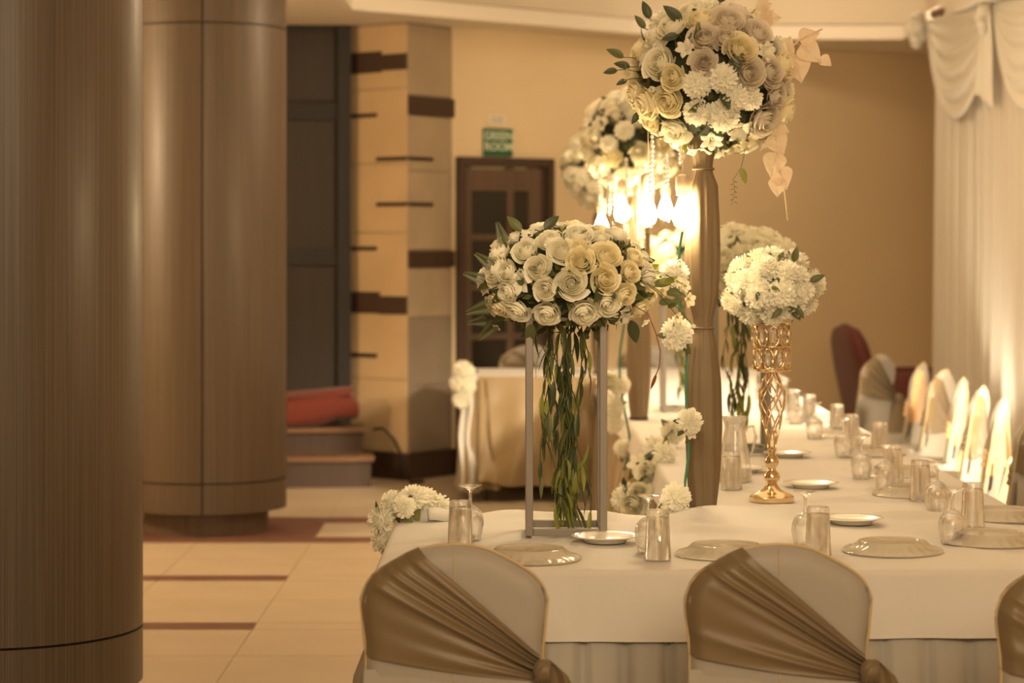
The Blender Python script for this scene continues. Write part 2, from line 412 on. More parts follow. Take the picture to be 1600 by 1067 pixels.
for i, z in enumerate(zr):
    for (x0, x1) in ((stiles[0][1], stiles[1][0]), (stiles[1][1], stiles[2][0])):
        hh = .15 if i == 0 else (.2 if i == 5 else .045)
        MB().box(x0, x1, -.033, .0, z-(.0 if i == 0 else hh/2), z+(hh if i == 0 else hh/2)).build('rail', M_doorw, door, smooth=False, bevel=.003)
for z1, z0 in zip(zr, zr[1:]):
    for (x0, x1) in ((stiles[0][1], stiles[1][0]), (stiles[1][1], stiles[2][0])):
        MB().box(x0+.004, x1-.004, -.018, -.008, z0, z1).build('pane', M_doorg, door, smooth=False)
# sign over the door
def text_mesh(txt, size, m, name):
    cu = bpy.data.curves.new(name, 'FONT'); cu.body = txt; cu.size = size; cu.align_x = 'CENTER'; cu.align_y = 'CENTER'; cu.extrude = .002
    cu.offset = size*.022; cu.space_line = .95
    ob = bpy.data.objects.new(name, cu); C.objects.link(ob)
    dg = bpy.context.evaluated_depsgraph_get(); me = bpy.data.meshes.new_from_object(ob.evaluated_get(dg))
    bpy.data.objects.remove(ob); me.materials.clear(); me.materials.append(m); return me
sx = .365
sg = thing('room_sign', 'green sign with white lettering above the brown glazed door', 'sign', WB0+WBD*sx+WBN*.002+Vector((0, 0, 2.265)), math.atan2(WBD.y, WBD.x))
MB().box(-.118, .118, -.022, -.004, -.095, .095).build('sign_board', M_sign, sg, smooth=False, bevel=.003)
link('lettering', text_mesh('GREEN\nROOM', .078, M_signt, 'lettering'), sg, (0, -.024, .005), (PI/2, 0, 0))
pn = thing('paper_notice', 'small white paper notice above the green sign', 'notice', WB0+WBD*sx+WBN*.002+Vector((0, 0, 2.42)), math.atan2(WBD.y, WBD.x))
MB().box(-.07, .07, -.006, -.004, -.035, .035).build('sheet', M_paper, pn, smooth=False)
for z in (.012, -.012): MB().box(-.05, .05, -.0075, -.006, z-.005, z+.005).build('print_line', M_ink, pn, smooth=False)
# ---- wooden steps, red bundle, cable
st = thing('wooden_steps', 'low brown wooden steps in front of the dark stage wing', 'steps', (-1.55, 15.25, 0), .10)
for i, (y0, y1, z) in enumerate([(-.1, .22, .20), (.18, .6, .365)]):
    MB().box(-.95, .66-.04*i, y0, y1, z-.035, z).build('tread', M_step, st, smooth=False, bevel=.006)
    MB().box(-.93, .64-.04*i, y0+.03, y1, .0, z-.035).build('riser', M_dark, st, smooth=False)
def blob(u, v):
    a = 2*PI*u; t = PI*v
    sx_, sy_, sz_ = .42, .14, .115
    x = sx_*math.copysign(abs(math.sin(t))**.6, 1)*math.copysign(abs(math.cos(a))**.7, math.cos(a))
    y_ = sy_*math.sin(t)**.7*math.copysign(abs(math.sin(a))**.7, math.sin(a))
    z_ = -sz_*math.copysign(abs(math.cos(t))**.7, math.cos(t))
    z_ += .035*math.exp(-((x-.28)/.1)**2)+.018*math.sin(9*x+3*y_)*math.sin(t)-(.03 if x < -.1 else 0)*(z_ > 0)
    return (x, y_, z_)
rb = thing('folded_cloth', 'bundle of folded red cloth lying on the wooden steps', 'cloth', (-1.42, 15.55, .365+.112), .1)
MB().grid(blob, 40, 16, cu=True).build('bundle', M_redcloth, rb)
MB().grid(lambda u, v: (-.2+.56*u+.02*math.sin(7*v), -.13+.24*v, .075+.05*math.sin(PI*v)*(.6+.4*u)+.03*u), 20, 10).build('folded_flap', M_redcloth, rb)
cbm = MB().tube([(-.90, 15.42, .36), (-.84, 15.38, .37), (-.77, 15.37, .30), (-.72, 15.38, .2), (-.69, 15.40, .08), (-.66, 15.42, .012), (-.58, 15.5, .012)], .011, 6).build('cable', M_black)
tag(cbm, 'thin dark cable drooping from the wooden steps to the floor', 'cable')

# ---- pillars
def pillar(loc, r, zb, zj, zt, label, seam):
    p = thing('pillar', label, 'pillar', loc)
    nseg = 4; n = 16
    MB().lathe([(r-.018, zb+.002), (r-.018, 3.03)], 48).build('core', M_gap, p)
    for (z0, z1) in ((zb, zj-.004), (zj+.004, zt-.004), (zt+.004, ZC)):
        for k in range(nseg):
            a0 = seam+2*PI*k/nseg+.004/r; a1 = seam+2*PI*(k+1)/nseg-.004/r
            def fn(u, v, a0=a0, a1=a1, z0=z0, z1=z1):
                a = a0+(a1-a0)*u
                rr, z = [(r-.02, z0), (r, z0), (r, z1), (r-.02, z1)][int(round(v*3))]
                return (rr*math.cos(a), rr*math.sin(a), z)
            MB().grid(fn, n, 3).build('veneer_panel', M_wood, p, sharp=40)
    MB().lathe([(r*.775, .0), (r*.775, zb+.01)], 48).build('plinth', M_wood_d, p, sharp=40)
    return p
ang2 = -1.487
pillar((-1.665, 7.7, 0), .46, .14, .315, 2.72, 'nearest wood veneered round pillar, at the left edge of the photo', -1.466)
pillar((-1.68, 13.0, 0), .44, .124, .287, 2.74, 'wood veneered round pillar standing behind the nearest pillar', ang2)

# ================================================================== TABLES AND CLOTHS
TZ = .76
def table(label, x0, x1, y0, y1):
    t = thing('banquet_table', label, 'table', ((x0+x1)/2, (y0+y1)/2, 0), 0, None)
    hx, hy = (x1-x0)/2-.012, (y1-y0)/2-.012
    MB().box(-hx, hx, -hy, hy, TZ-.034, TZ-.006).build('tabletop', M_step, t, smooth=False, bevel=.004)
    for sx_ in (-1, 1):
        for sy_ in (-1, 1):
            MB().tube([(sx_*(hx-.12), sy_*(hy-.12), .0), (sx_*(hx-.12), sy_*(hy-.12), TZ-.03)], .016, 8).build('leg', M_frame, t)
    return t
def skirt(t, pts, ztop, zbot, m, pitch=.15, depth=.014, seed=1, flare=.02):
    """pleated cloth along an open polyline in table-local coordinates"""
    P = [Vector((p[0], p[1], 0)) for p in pts]
    L = [0]
    for a, b in zip(P, P[1:]): L.append(L[-1]+(b-a).length)
    tot = L[-1]; nu = int(tot/.012); nv = 8
    def pos(s):
        for i in range(len(P)-1):
            if s <= L[i+1]+1e-9:
                f = (s-L[i])/(L[i+1]-L[i]); d = (P[i+1]-P[i]).normalized()
                return P[i]+(P[i+1]-P[i])*f, Vector((d.y, -d.x, 0))
        return P[-1], Vector((0, 0, 0))
    def fn(u, v):
        s = u*tot; p, nrm = pos(s)
        ph = s/pitch; fr = ph-math.floor(ph); k = math.floor(ph)
        wv = (smooth01(fr/.12)-smooth01((fr-.72)/.28))*depth*(.5+.9*hsh(k, seed))
        wv += .006*math.sin(s*37+v*2)*v
        q = p+nrm*(wv*(.10+1.1*smooth01((v-.12)*3))+flare*v-.004)
        return (q.x, q.y, ztop+(zbot-ztop)*v)
    o = MB().grid(fn, nu, nv).build('skirt', m, t)
    return o
def cloth(label, x0, x1, y0, y1, hang, seed, lift=0, hang_sides='flrb', crease=(), ridge=0, m=None, step=.02):
    """cloth lying on a table top with rounded folds over the chosen edges"""
    c = thing('tablecloth', label, 'tablecloth', ((x0+x1)/2, (y0+y1)/2, TZ))
    hx, hy = (x1-x0)/2, (y1-y0)/2; r = .016
    def prof(h0, half, hang_neg, hang_pos):
        L = []
        if hang_neg:
            for k in range(7): L.append((-half-.004, -hang_neg+(hang_neg-r)*k/6, 1))
            for k in range(1, 4): a = PI/2*k/4; L.append((-half-.004+r*(1-math.cos(a)), -r+r*math.sin(a), 0))
        else: L.append((-half, -.001, 0))
        nn = max(2, int((2*half-2*r)/h0))
        for k in range(nn+1): L.append((-half+r+(2*half-2*r)*k/nn, 0, 0))
        if hang_pos:
            for k in range(3, 0, -1): a = PI/2*k/4; L.append((half+.004-r*(1-math.cos(a)), -r+r*math.sin(a), 0))
            for k in range(6, -1, -1): L.append((half+.004, -hang_pos+(hang_pos-r)*k/6, 1))
        else: L.append((half, -.001, 0))
        return L
    xs_ = prof(step, hx, hang if 'l' in hang_sides else 0, hang if 'r' in hang_sides else 0)
    ys_ = prof(.03, hy, hang if 'f' in hang_sides else 0, hang if 'b' in hang_sides else 0)
    R = random.Random(seed); ph = [R.uniform(0, 6) for _ in range(6)]
    vs = []; nx, ny = len(xs_), len(ys_)
    for (x, zx, ex) in xs_:
        for (y_, zy, ey) in ys_:
            z = min(zx, zy) if (zx < 0 or zy < 0) else 0
            px_, py_ = x, y_
            if zx < 0 and zy < 0:
                z = -max(-zx, -zy)*.92; bl = min(1, min(-zx, -zy)/hang)
                px_ += math.copysign(.03*bl, x); py_ += math.copysign(.03*bl, y_)
            d = max(0, -z-r)/hang if hang else 0
            if zy < 0 and zx >= 0:
                wv = .006*math.sin(x*7+ph[0])+.005*math.sin(x*17+ph[1])+.003*math.sin(x*31+ph[2])
                py_ += math.copysign(1, y_)*(wv+.026)*d; z += .006*math.sin(x*3+ph[3])*d
            if zx < 0 and zy >= 0:
                wv = .008*math.sin(y_*8+ph[0])+.006*math.sin(y_*19+ph[1])
                px_ += math.copysign(1, x)*(wv+.026)*d
            if z > -.002:
                z += lift+.0025*math.sin(x*9+y_*5+ph[4])*math.sin(y_*7-x*3+ph[5])*.6+.0012
                if ridge:
                    e = (y_-(hy-.06))
                    z += ridge*math.exp(-(e/.05)**2)*(.45+.35*math.sin(x*6+ph[0])*math.sin(x*2.3+ph[1])+.30*math.sin(x*17+ph[2])*math.sin(x*5+ph[3]))
                    z += ridge*.16*max(0, 1-abs(y_-hy+.2)/.2)*math.sin(x*11+y_*14+ph[2])*math.sin(x*4.7-y_*9+ph[4])
            for cx_ in crease:
                z += (.0035 if z > -.002 else 0)*math.exp(-((x-cx_)/.012)**2)
                if zy < 0: py_ -= .004*math.exp(-((x-cx_)/.012)**2)
            vs.append((px_, py_, z))
    fs = [(i*ny+j, (i+1)*ny+j, (i+1)*ny+j+1, i*ny+j+1) for i in range(nx-1) for j in range(ny-1)]
    MB().add(vs, fs).build('cloth', m or M_cloth, c)
    return c
# head table across the near end
FX0, FX1, FY0, FY1 = -.335, 1.52, 5.78, 6.95
tA = table('white skirted banquet table running across behind the nearest chairs', FX0, FX1, FY0, FY1)
cx_, cy_ = (FX0+FX1)/2, (FY0+FY1)/2
hx, hy = (FX1-FX0)/2, (FY1-FY0)/2
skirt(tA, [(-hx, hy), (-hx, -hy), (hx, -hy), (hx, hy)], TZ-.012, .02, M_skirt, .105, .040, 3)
clA = cloth('white cloth with pressed creases on the table behind the nearest chairs', FX0, FX1, FY0, FY1, .165, 5, 0, 'flr', (-.41, .60), .045)
def fold(u, v):
    a = v*PI*1.25
    x = .0+.20*u
    return (x-.012*math.cos(a)*(u < .5), .0+.02*math.cos(a)*1.4+.02*math.sin(u*9), .018+.021*math.sin(a)+.004*math.sin(u*14)+.002)
MB().grid(fold, 26, 12).build('folded_edge', M_cloth, clA, (-hx-.005, hy-.15, .0))
# three tables in the long side row
RX0, RX1 = .525, 1.52
ys3 = [6.97, 9.42, 11.90, 14.38]
lbl = ['nearest table of the long row behind the gold pedestal vase', 'middle table of the long row reaching toward the rear', 'far table of the long row next to the cross table']
lbc = ['white cloth under the gold pedestal vase', 'white cloth on the middle table of the long row', 'white cloth on the far table of the long row']
for i in range(3):
    y0, y1 = ys3[i], ys3[i+1]-.02
    t = table(lbl[i], RX0, RX1, y0, y1); hx_, hy_ = (RX1-RX0)/2, (y1-y0)/2
    skirt(t, [(-hx_, hy_), (-hx_, -hy_)], TZ-.012, .02, M_goldl, .13, .022, 11+i, .03)
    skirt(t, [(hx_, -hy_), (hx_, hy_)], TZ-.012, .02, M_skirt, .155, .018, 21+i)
    cloth(lbc[i], RX0, RX1, y0, y1, .10, 40+i, .001, 'lr', (), .006, step=.04)
# cross table at the rear, draped in gold
BX0, BX1, BY0, BY1 = -.29, 1.66, 14.40, 15.35
tB = table('rear cross table draped with gold satin and white corner cloth', BX0, BX1, BY0, BY1)
hx, hy = (BX1-BX0)/2, (BY1-BY0)/2
skirt(tB, [(-hx, hy), (-hx, -hy), (-hx+.10, -hy-.005)], TZ-.008, .06, M_skirt, .10, .02, 33, .03)
cloth('white cloth topping the rear cross table', BX0, BX1, BY0, BY1, .03, 61, .0, 'flrb', step=.05)
sw = thing('gold_swag_drape', 'gold satin drape hanging in swags across the rear cross table', 'drape', ((BX0+BX1)/2, BY0-.02, 0))
def swag_front(u, v):
    s = u*1.84; k = s/.92; fr = k-math.floor(k)
    x = -hx+.09+s
    sag = .10*math.sin(PI*fr)
    dia = math.sin((s*9.0+v*7.5*(1 if fr < .5 else -1)))*.045*v+.022*math.sin(s*29+2*v)*v+.05*v
    z = TZ+.002-(.66)*v+sag*.25*math.sin(PI*v)
    lift = .16*(math.exp(-((s-.02)/.1)**2)+math.exp(-((s-.60)/.05)**2))*max(0, v-.55)
    return (x, -.03*v-dia-.006, z+lift*.5)
MB().grid(swag_front, 130, 24).build('satin_front', M_goldl, sw)
for k, x in enumerate((-hx+.10, -hx+.70)):
    def fall(u, v, x=x, k=k):
        return (x+(u-.5)*(.10+.14*v), -.035-.02*math.cos((u-.5)*PI*5)*(.3+v)-.03*v, TZ-.02-.66*v)
    MB().grid(fall, 30, 10).build('satin_fall', M_goldl, sw)
MB().grid(lambda u, v: (-hx-.03+.10*u+.01*math.sin(v*9), -.05-.025*math.sin(u*PI*4)-.02*v, TZ-.03-.64*v), 24, 10).build('white_fall', M_cloth, sw)

# ================================================================== CHAIRS
crown = [(0, .90), (.2, .8975), (.37, .889), (.52, .875), (.68, .857), (.80, .842), (.88, .829), (.95, .811), (1, .782)]
hwid = [(.0, .235), (.45, .205), (.60, .194), (.69, .192), (.74, .200), (.79, .2045), (.83, .2035), (.9, .2035)]
def chair_meshes():
    d = {}
    def topz(s): return lerp_tab(crown, abs(s))
    def back(sign):
        def fn(u, v):
            s = -1+2*u
            t = v
            zb = .40
            z = zb+(topz(s)-zb)*t
            x = s*lerp_tab(hwid, z)
            e = max(abs(s), t if t > .5 else 0)
            ed = max(0, (abs(s)-.78)/.22)**2.2+(max(0, (t-.88)/.12)**2.2 if True else 0)
            y_ = sign*.026*math.sqrt(max(0, 1-min(1, ed)))
            y_ += sign*.004*math.sin(s*2.0)*math.sin(t*5)
            return (x, y_+.025*(.9-z)*.0, z)
        return fn
    b = MB(); b.grid(back(-1), 40, 30); b.grid(back(1), 40, 30)
    d['back'] = b.mesh('chair_back', M_cover)
    # piping along the edge
    pts = []
    for k in range(0, 61):
        s = -1+2*k/60; z = topz(s); pts.append((s*lerp_tab(hwid, z), 0, z))
    pts = [(-lerp_tab(hwid, .45+.07*i), 0, .45+.07*i) for i in range(4)]+pts+[(lerp_tab(hwid, .66-.07*i), 0, .66-.07*i) for i in range(4)]
    d['pipe'] = MB().tube(pts, .0035, 5).mesh('piping', M_pipe)
    # seat with skirt to the floor
    def seat(u, v):
        a = 2*PI*u; ca, sa = math.cos(a), math.sin(a)
        ex = .45
        qx = math.copysign(abs(ca)**ex, ca); qy = math.copysign(abs(sa)**ex, sa)
        prof = [(0.0, .475), (.6, .478), (.93, .472), (1.0, .45), (1.0, .36), (1.03, .2), (1.06, .1), (1.09, .005)]
        k = v*(len(prof)-1); i = min(int(k), len(prof)-2); f = k-i
        r_ = prof[i][0]*(1-f)+prof[i+1][0]*f; z = prof[i][1]*(1-f)+prof[i+1][1]*f
        wob = .012*math.sin(a*11)*max(0, .36-z)
        return (qx*(.205*r_+wob*1.5), .20+qy*(.225*r_+wob*1.5), z)
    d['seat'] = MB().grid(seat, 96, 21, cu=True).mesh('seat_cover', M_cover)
    # back skirt panel with an inverted pleat
    def bskirt(u, v):
        s = -1.12+2.24*u; z = .63-.62*v; hw = lerp_tab(hwid, z)+.004
        y_ = -.0215-.009*smooth01(v*7)-.012*v-.006*math.sin(u*19)*v
        p = math.exp(-(s/.05)**2)
        y_ += .007*p*smooth01(v*6-.1)
        over = max(0, abs(s)-.95)/.17*smooth01((.50-z)/.08)
        if over > 0: y_ = y_*(1-over)+.075*over
        return (max(-1, min(1, s))*hw, y_, z)
    d['bskirt'] = MB().grid(bskirt, 80, 16).mesh('pleated_back', M_cover)
    return d
CH = chair_meshes()
def seam_mesh():
    return MB().tube([(.0, -cover_y(0, z)+.0028, z) for z in [.60+.01*i for i in range(30)]], .0014, 5).mesh('seam', M_pipe)
def cover_y(x, z):
    s = min(1, abs(x)/lerp_tab(hwid, z)); tz = lerp_tab(crown, s); t = min(1, (z-.40)/(tz-.40))
    ed = max(0, (s-.78)/.22)**2.2+max(0, (t-.88)/.12)**2.2
    return .026*math.sqrt(max(0, 1-min(1, ed)))+.004
def sash_mesh(seed, m, top=(-.077, .893), low=(-.199, .66), apex=(.186, .635)):
    R = random.Random(seed); nf = 7
    pos = sorted([R.uniform(.06, .95) for _ in range(nf)]); amp = [R.uniform(.005, .012) for _ in range(nf)]; wd = [R.uniform(.022, .05) for _ in range(nf)]
    # points along the chair outline from 'top' to 'low'
    out = []
    for k in range(33):
        t = k/32
        if t < .72:
            x = top[0]+(-.1995-top[0])*(t/.72)**.85
            s = min(1, abs(x)/.2); z = lerp_tab(crown, s)
        else:
            zt = lerp_tab(crown, 1.0); z = zt+(low[1]-zt)*(t-.72)/.28; x = -lerp_tab(hwid, z)
        out.append((x, z))
    def fn(u, v):
        k = u*32; i = min(int(k), 31); f = k-i
        ox = out[i][0]*(1-f)+out[i+1][0]*f; oz = out[i][1]*(1-f)+out[i+1][1]*f
        x0, z0 = apex[0], apex[1]+.028*(1-2*u)
        x = ox+(x0-ox)*v; z = oz+(z0-oz)*v
        curve = -.010*math.sin(PI*v)*(u-.3)
        z += curve
        ripple = sum(a*math.exp(-((u-p)/w_)**2) for a, p, w_ in zip(amp, pos, wd))
        y_ = -.031-ripple*(.35+.9*v*(1-.35*v))-.004*math.sin(u*40+seed)*v
        cy_ = cover_y(x, z); y_ = -cy_-.005-.003*v+(y_+.031)
        if v < .12: k2 = 1-v/.12; x += (ox-.0)*.02*k2; z += .006*k2*(u < .72)
        if v < .01: y_ = .004
        return (x, y_, z)
    return MB().grid(fn, 96, 24).mesh('sash_fan', m)
def sash_front(m):
    def fn(u, v):                      # band across the seat side of the backrest
        s = -1+2*u; z = min(.60+.07*v+.26*u*v, lerp_tab(crown, abs(s)*.97)-.006); hw = lerp_tab(hwid, min(z, .78))-.006
        x = s*hw; return (x, cover_y(x, z)+.004+.005*math.sin(v*17+u*3)*(.5+u)-(.012 if abs(s) > .97 else 0), z)
    return MB().grid(fn, 40, 12).mesh('sash_wrap', m)
def knot_mesh(m):
    b = MB(); b.ball((.193, -.048, .632), (.022, .018, .026), 12, 8)
    for k in range(4):
        a = k*.7; b.tube([(.178+.008*k, -.058, .61), (.19+.004*k, -.067, .632), (.205, -.055, .655)], .008, 6)
    return b.mesh('knot', m)
def tail_mesh(m, seed):
    R = random.Random(seed); tw = R.uniform(.8, 1.2)
    def fn(u, v):
        w_ = .012+.040*smooth01(v*6.5)+.022*v
        x = .203+.012*v+(u-.5)*2*w_*.75+.016*smooth01(v*6)
        y_ = -.058+.014*math.cos(u*PI*3.4+.4)*(.3+v)*tw-.006*v+.012*math.sin(v*3)
        z = .655+.030*math.sin(min(1, v*6)*PI)*(1-abs(u-.45))-.42*v-.03*u*v
        return (x, y_, z)
    return MB().grid(fn, 26, 20).mesh('sash_tail', m)
SASH = {}
def chair(loc, rz, label, seed, m=None, low=False, lean=0.0, tail=1.0):
    m = m or M_gold
    c = thing('banquet_chair', label, 'chair', loc, rz, 'banquet chairs with fanned sashes')
    piv = Vector((0, 0, .30)); ln = piv-Matrix.Rotation(lean, 3, 'X') @ piv
    if 'seam' not in CH: CH['seam'] = seam_mesh()
    bk = link('backrest', CH['back'], c, ln, (lean, 0, 0)); link('seam', CH['seam'], bk); link('piping', CH['pipe'], c, ln, (lean, 0, 0)); link('seat', CH['seat'], c); link('pleated_back', CH['bskirt'], c, ln, (lean, 0, 0))
    k = (seed % 3, m.name, low)
    if k not in SASH: SASH[k] = (sash_mesh(seed+3, m, top=(-.125, .86), low=(-.196, .57), apex=(.180, .60)) if low else sash_mesh(seed+3, m), sash_front(m), knot_mesh(m), tail_mesh(m, seed))
    s = link('sash', SASH[k][0], c, ln, (lean, 0, 0)); link('sash_wrap', SASH[k][1], s)
    kz = Vector((0, 0, -.035 if low else 0)); link('knot', SASH[k][2], s, kz)
    link('sash_tail', SASH[k][3], s, kz+Vector((.2*(1-tail), -.055*(1-tail), .65*(1-(1+tail)/2))), (0, 0, 0), (tail, tail, (1+tail)/2))
    return c
chair((-.126, 5.17, 0), 0, 'white covered chair with gold fan sash, nearest on the left side of the table', 0)
chair((.581, 5.17, 0), .0, 'white covered chair with gold fan sash, in front of the middle wine goblets', 1)
chair((1.222, 4.98, 0), .0, 'gold sashed chair cut off by the right edge at the near table', 2)
right = [(1588, 9.6, 58, M_gold), (1533, 10.4, 72, M_peach), (1503, 11.2, 70, M_gold), (1474, 11.95, 76, M_peach), (1448, 12.7, 62, M_gold), (1415, 13.45, 70, M_peach), (1354, 14.5, 52, M_gold)]
ord_ = ['nearest chair of the receding row, wide gold sash beside the curtain', 'second chair of the receding row, peach sash and white crest', 'third chair of the receding row with gold sash tail',
        'fourth chair of the receding row with slim white crest', 'fifth chair of the receding row with gold fan sash', 'sixth chair of the receding row, narrow white crest with peach sash', 'farthest chair of the receding row with gold sash, before the red armchair']
for i, ((px, Y, a, m), lb) in enumerate(zip(right, ord_)):
    chair(((px-800)*Y/F, Y, 0), math.radians(a), lb, i, m, i not in (0, 6), .17, 1.7)
for i, (px, lb) in enumerate(((828, 'gold sashed chair behind the rear cross table, left of the hanging foliage'), (1012, 'gold sashed chair behind the rear cross table, beside the second wrapped pole'))):
    Y = 15.6; chair(((px-800)*Y/F, Y, 0), PI+(.2, .1)[i], lb, i+1)

# ================================================================== TABLEWARE
def lathe_thing(name, prof, m, n=32): return MB().lathe(prof, n, caps=False).mesh(name, m)
def lathe_solid(name, prof, m, n=36, flute=0, nf=24, sharp=50):
    b = MB().lathe(prof, n, caps=False)
    if flute:
        q = []
        for (x, y_, z) in b.v:
            r_ = math.hypot(x, y_); a = math.atan2(y_, x); k = smooth01((r_-.088)/.02)
            q.append((x*(1+flute*k*math.cos(nf*a)), y_*(1+flute*k*math.cos(nf*a)), z+.0016*k*math.cos(nf*a)*(z > .005)))
        b.v = q
    return b.mesh(name, m, sharp=sharp, solid=True)
TUM = lathe_solid('tumbler_glass', [(.0, .107), (.022, .107), (.0262, .102), (.0314, .001), (.0325, .0), (.0338, .001), (.0286, .119), (.0272, .124), (.0, .124)], M_glass)
GOB = lathe_solid('goblet_bowl', [(.0, .081), (.014, .0795), (.0275, .070), (.0340, .057), (.0349, .042), (.0316, .02), (.0278, .0005), (.0285, .0), (.0292, .0005), (.033, .02), (.0365, .042), (.0358, .058), (.0298, .074), (.018, .085), (.006, .091), (.0, .092)], M_glass)
GOS = lathe_solid('goblet_stem', [(.0, .0905), (.006, .091), (.0045, .098), (.004, .118), (.0055, .130), (.013, .137), (.031, .1435), (.0315, .146), (.0, .1475)], M_glass)
PLI = lathe_solid('plate_rim', [(.088, .026), (.088, .020), (.096, .009), (.119, .004), (.126, .0005), (.129, .0005), (.130, .003), (.121, .008), (.102, .0125), (.092, .023), (.088, .026)], M_pglass, 96, .010, 24)
PLF = lathe_solid('plate_foot', [(.0, .018), (.080, .018), (.0885, .020), (.0885, .026), (.086, .028), (.082, .0275), (.078, .0225), (.01, .0215), (.0, .0215)], M_pglass, 64)
SPL = lathe_thing('side_plate', [(.0, .004), (.05, .0035), (.052, .0), (.056, .0), (.058, .006), (.075, .012), (.0905, .0165), (.091, .018), (.089, .0185), (.072, .0145), (.057, .0095), (.0, .0085)], M_china, 40)
def put(name, parts, label, cat, loc, group):
    o = thing(name, label, cat, loc, rnd.uniform(0, 6), group)
    for nm, me in parts: link(nm, me, o)
    return o
Z1 = TZ+.0045
def tumbler(x, y_, lb): return put('tumbler', [('glass_body', TUM)], lb, 'glass', (x, y_, Z1), 'upturned tumblers')
def goblet(x, y_, lb): return put('goblet', [('bowl', GOB), ('stem', GOS)], lb, 'goblet', (x, y_, Z1), 'upturned goblets')
def gplate(x, y_, lb): return put('glass_plate', [('rim', PLI), ('foot', PLF)], lb, 'plate', (x, y_, Z1), 'upturned glass plates')
def splate(x, y_, lb): o = link('side_plate', SPL, None, (x, y_, Z1)); return tag(o, lb, 'plate', 'white side plates')
tumbler(-.135, 6.17, 'upturned tumbler behind the nearest left chair')
goblet(-.112, 6.36, 'upturned goblet behind the nearest left chair')
tumbler(.366, 5.95, 'upturned tumbler between the two nearest full chairs')
goblet(.352, 6.10, 'upturned goblet between the two nearest full chairs')
tumbler(.778, 6.02, 'upturned tumbler behind the crest of the middle near chair')
goblet(.768, 6.20, 'upturned goblet with foot above the middle near chair')
gplate(.045, 5.96, 'upturned glass plate just right of the nearest left chair crest')
gplate(.545, 6.04, 'upturned glass plate left of the middle near chair crest')
gplate(.982, 6.11, 'upturned glass plate alone right of the middle near chair crest')
gplate(1.27, 6.29, 'upturned glass plate under the large goblet at the right edge')
gplate(1.415, 6.86, 'upturned glass plate beside the nearest chair of the receding row')
gplate(1.27, 7.50, 'upturned glass plate behind the near corner glasses')
gplate(1.33, 8.15, 'third upturned glass plate along the long row')
gplate(1.36, 8.95, 'fourth upturned glass plate along the long row')
gplate(1.36, 9.85, 'fifth upturned glass plate along the long row')
gplate(1.36, 10.7, 'sixth upturned glass plate along the long row')
splate(.248, 6.30, 'white side plate beside the foot of the nearest metal stand')
splate(.965, 6.72, 'white side plate on the cloth edge near the gold vase')
splate(.975, 7.72, 'white side plate right of the gold vase base')
splate(1.03, 8.85, 'white side plate behind the gold vase, beside metal stand')
splate(.80, 8.25, 'white side plate hidden partly behind the glass carafe')
ow = ['nearest', 'second', 'third', 'fourth', 'fifth', 'sixth', 'seventh', 'eighth', 'ninth', 'tenth']
G = [(1.166, 6.27), (1.262, 7.03), (1.21, 7.68), (1.185, 8.03), (1.24, 8.86), (1.24, 9.7), (1.26, 10.5), (1.28, 11.3), (1.28, 12.1)]
for i, (x, y_) in enumerate(G): goblet(x, y_, ow[i]+' upturned goblet counting back along the long row')
Tm = [(1.29, 6.63), (1.264, 7.33), (1.275, 7.92), (1.387, 8.94), (1.34, 9.35), (1.365, 9.95), (1.33, 10.6), (1.30, 10.95), (1.32, 11.6), (1.31, 12.4)]
for i, (x, y_) in enumerate(Tm): tumbler(x, y_, ow[i]+' upturned tumbler counting back along the long row')
# carafe and its tumbler
ca = thing('glass_carafe', 'clear glass carafe beside the wrapped pole', 'carafe', (.745, 7.92, Z1))
link('body', lathe_solid('carafe_body', [(.0, .0), (.052, .0), (.058, .006), (.0575, .03), (.0435, .12), (.0345, .17), (.0335, .185), (.0425, .215), (.0415, .2175), (.0405, .215), (.0312, .185), (.032, .17), (.0412, .12), (.055, .03), (.055, .010), (.0, .008)], M_glass), ca)
MB().tube([(.034, 0, .18), (.062, 0, .185), (.07, 0, .15), (.06, 0, .10), (.048, 0, .085)], .005, 8).build('handle', M_glass, ca)
tumbler(.71, 7.66, 'tumbler standing in front of the glass carafe')

# ================================================================== FLOWERS
def petal(b, a0, span, rb, rt, zb, zt, curl, seed, nu=6, nv=6, close=0, tilt=.10):
    R = random.Random(seed); j = [R.uniform(-1, 1) for _ in range(4)]
    def fn(u, v):
        s = -1+2*u
        wv = math.sin(min(1, v*1.3+.15)*PI*.5)**.7*(1-.12*max(0, v-.75)*4*abs(s))
        a = a0+s*span*wv
        r_ = rb+(rt-rb)*math.sin(min(1, v*1.25)*PI/2)-close*rt*max(0, v-.55)**1.4*1.6+curl*max(0, v-.72)**1.4*3.2
        r_ += tilt*s*rt*v                         # one side over, one side under its neighbour
        z = zb+(zt-zb)*v-abs(s)**2.5*.16*v*(zt-zb)-curl*max(0, v-.8)*1.5+.025*j[0]*math.sin(s*3+j[1])*v
        r_ *= 1+.05*j[2]*s*v+.04*j[3]*v
        return (r_*math.cos(a), r_*math.sin(a), z)
    b.grid(fn, nu, nv)
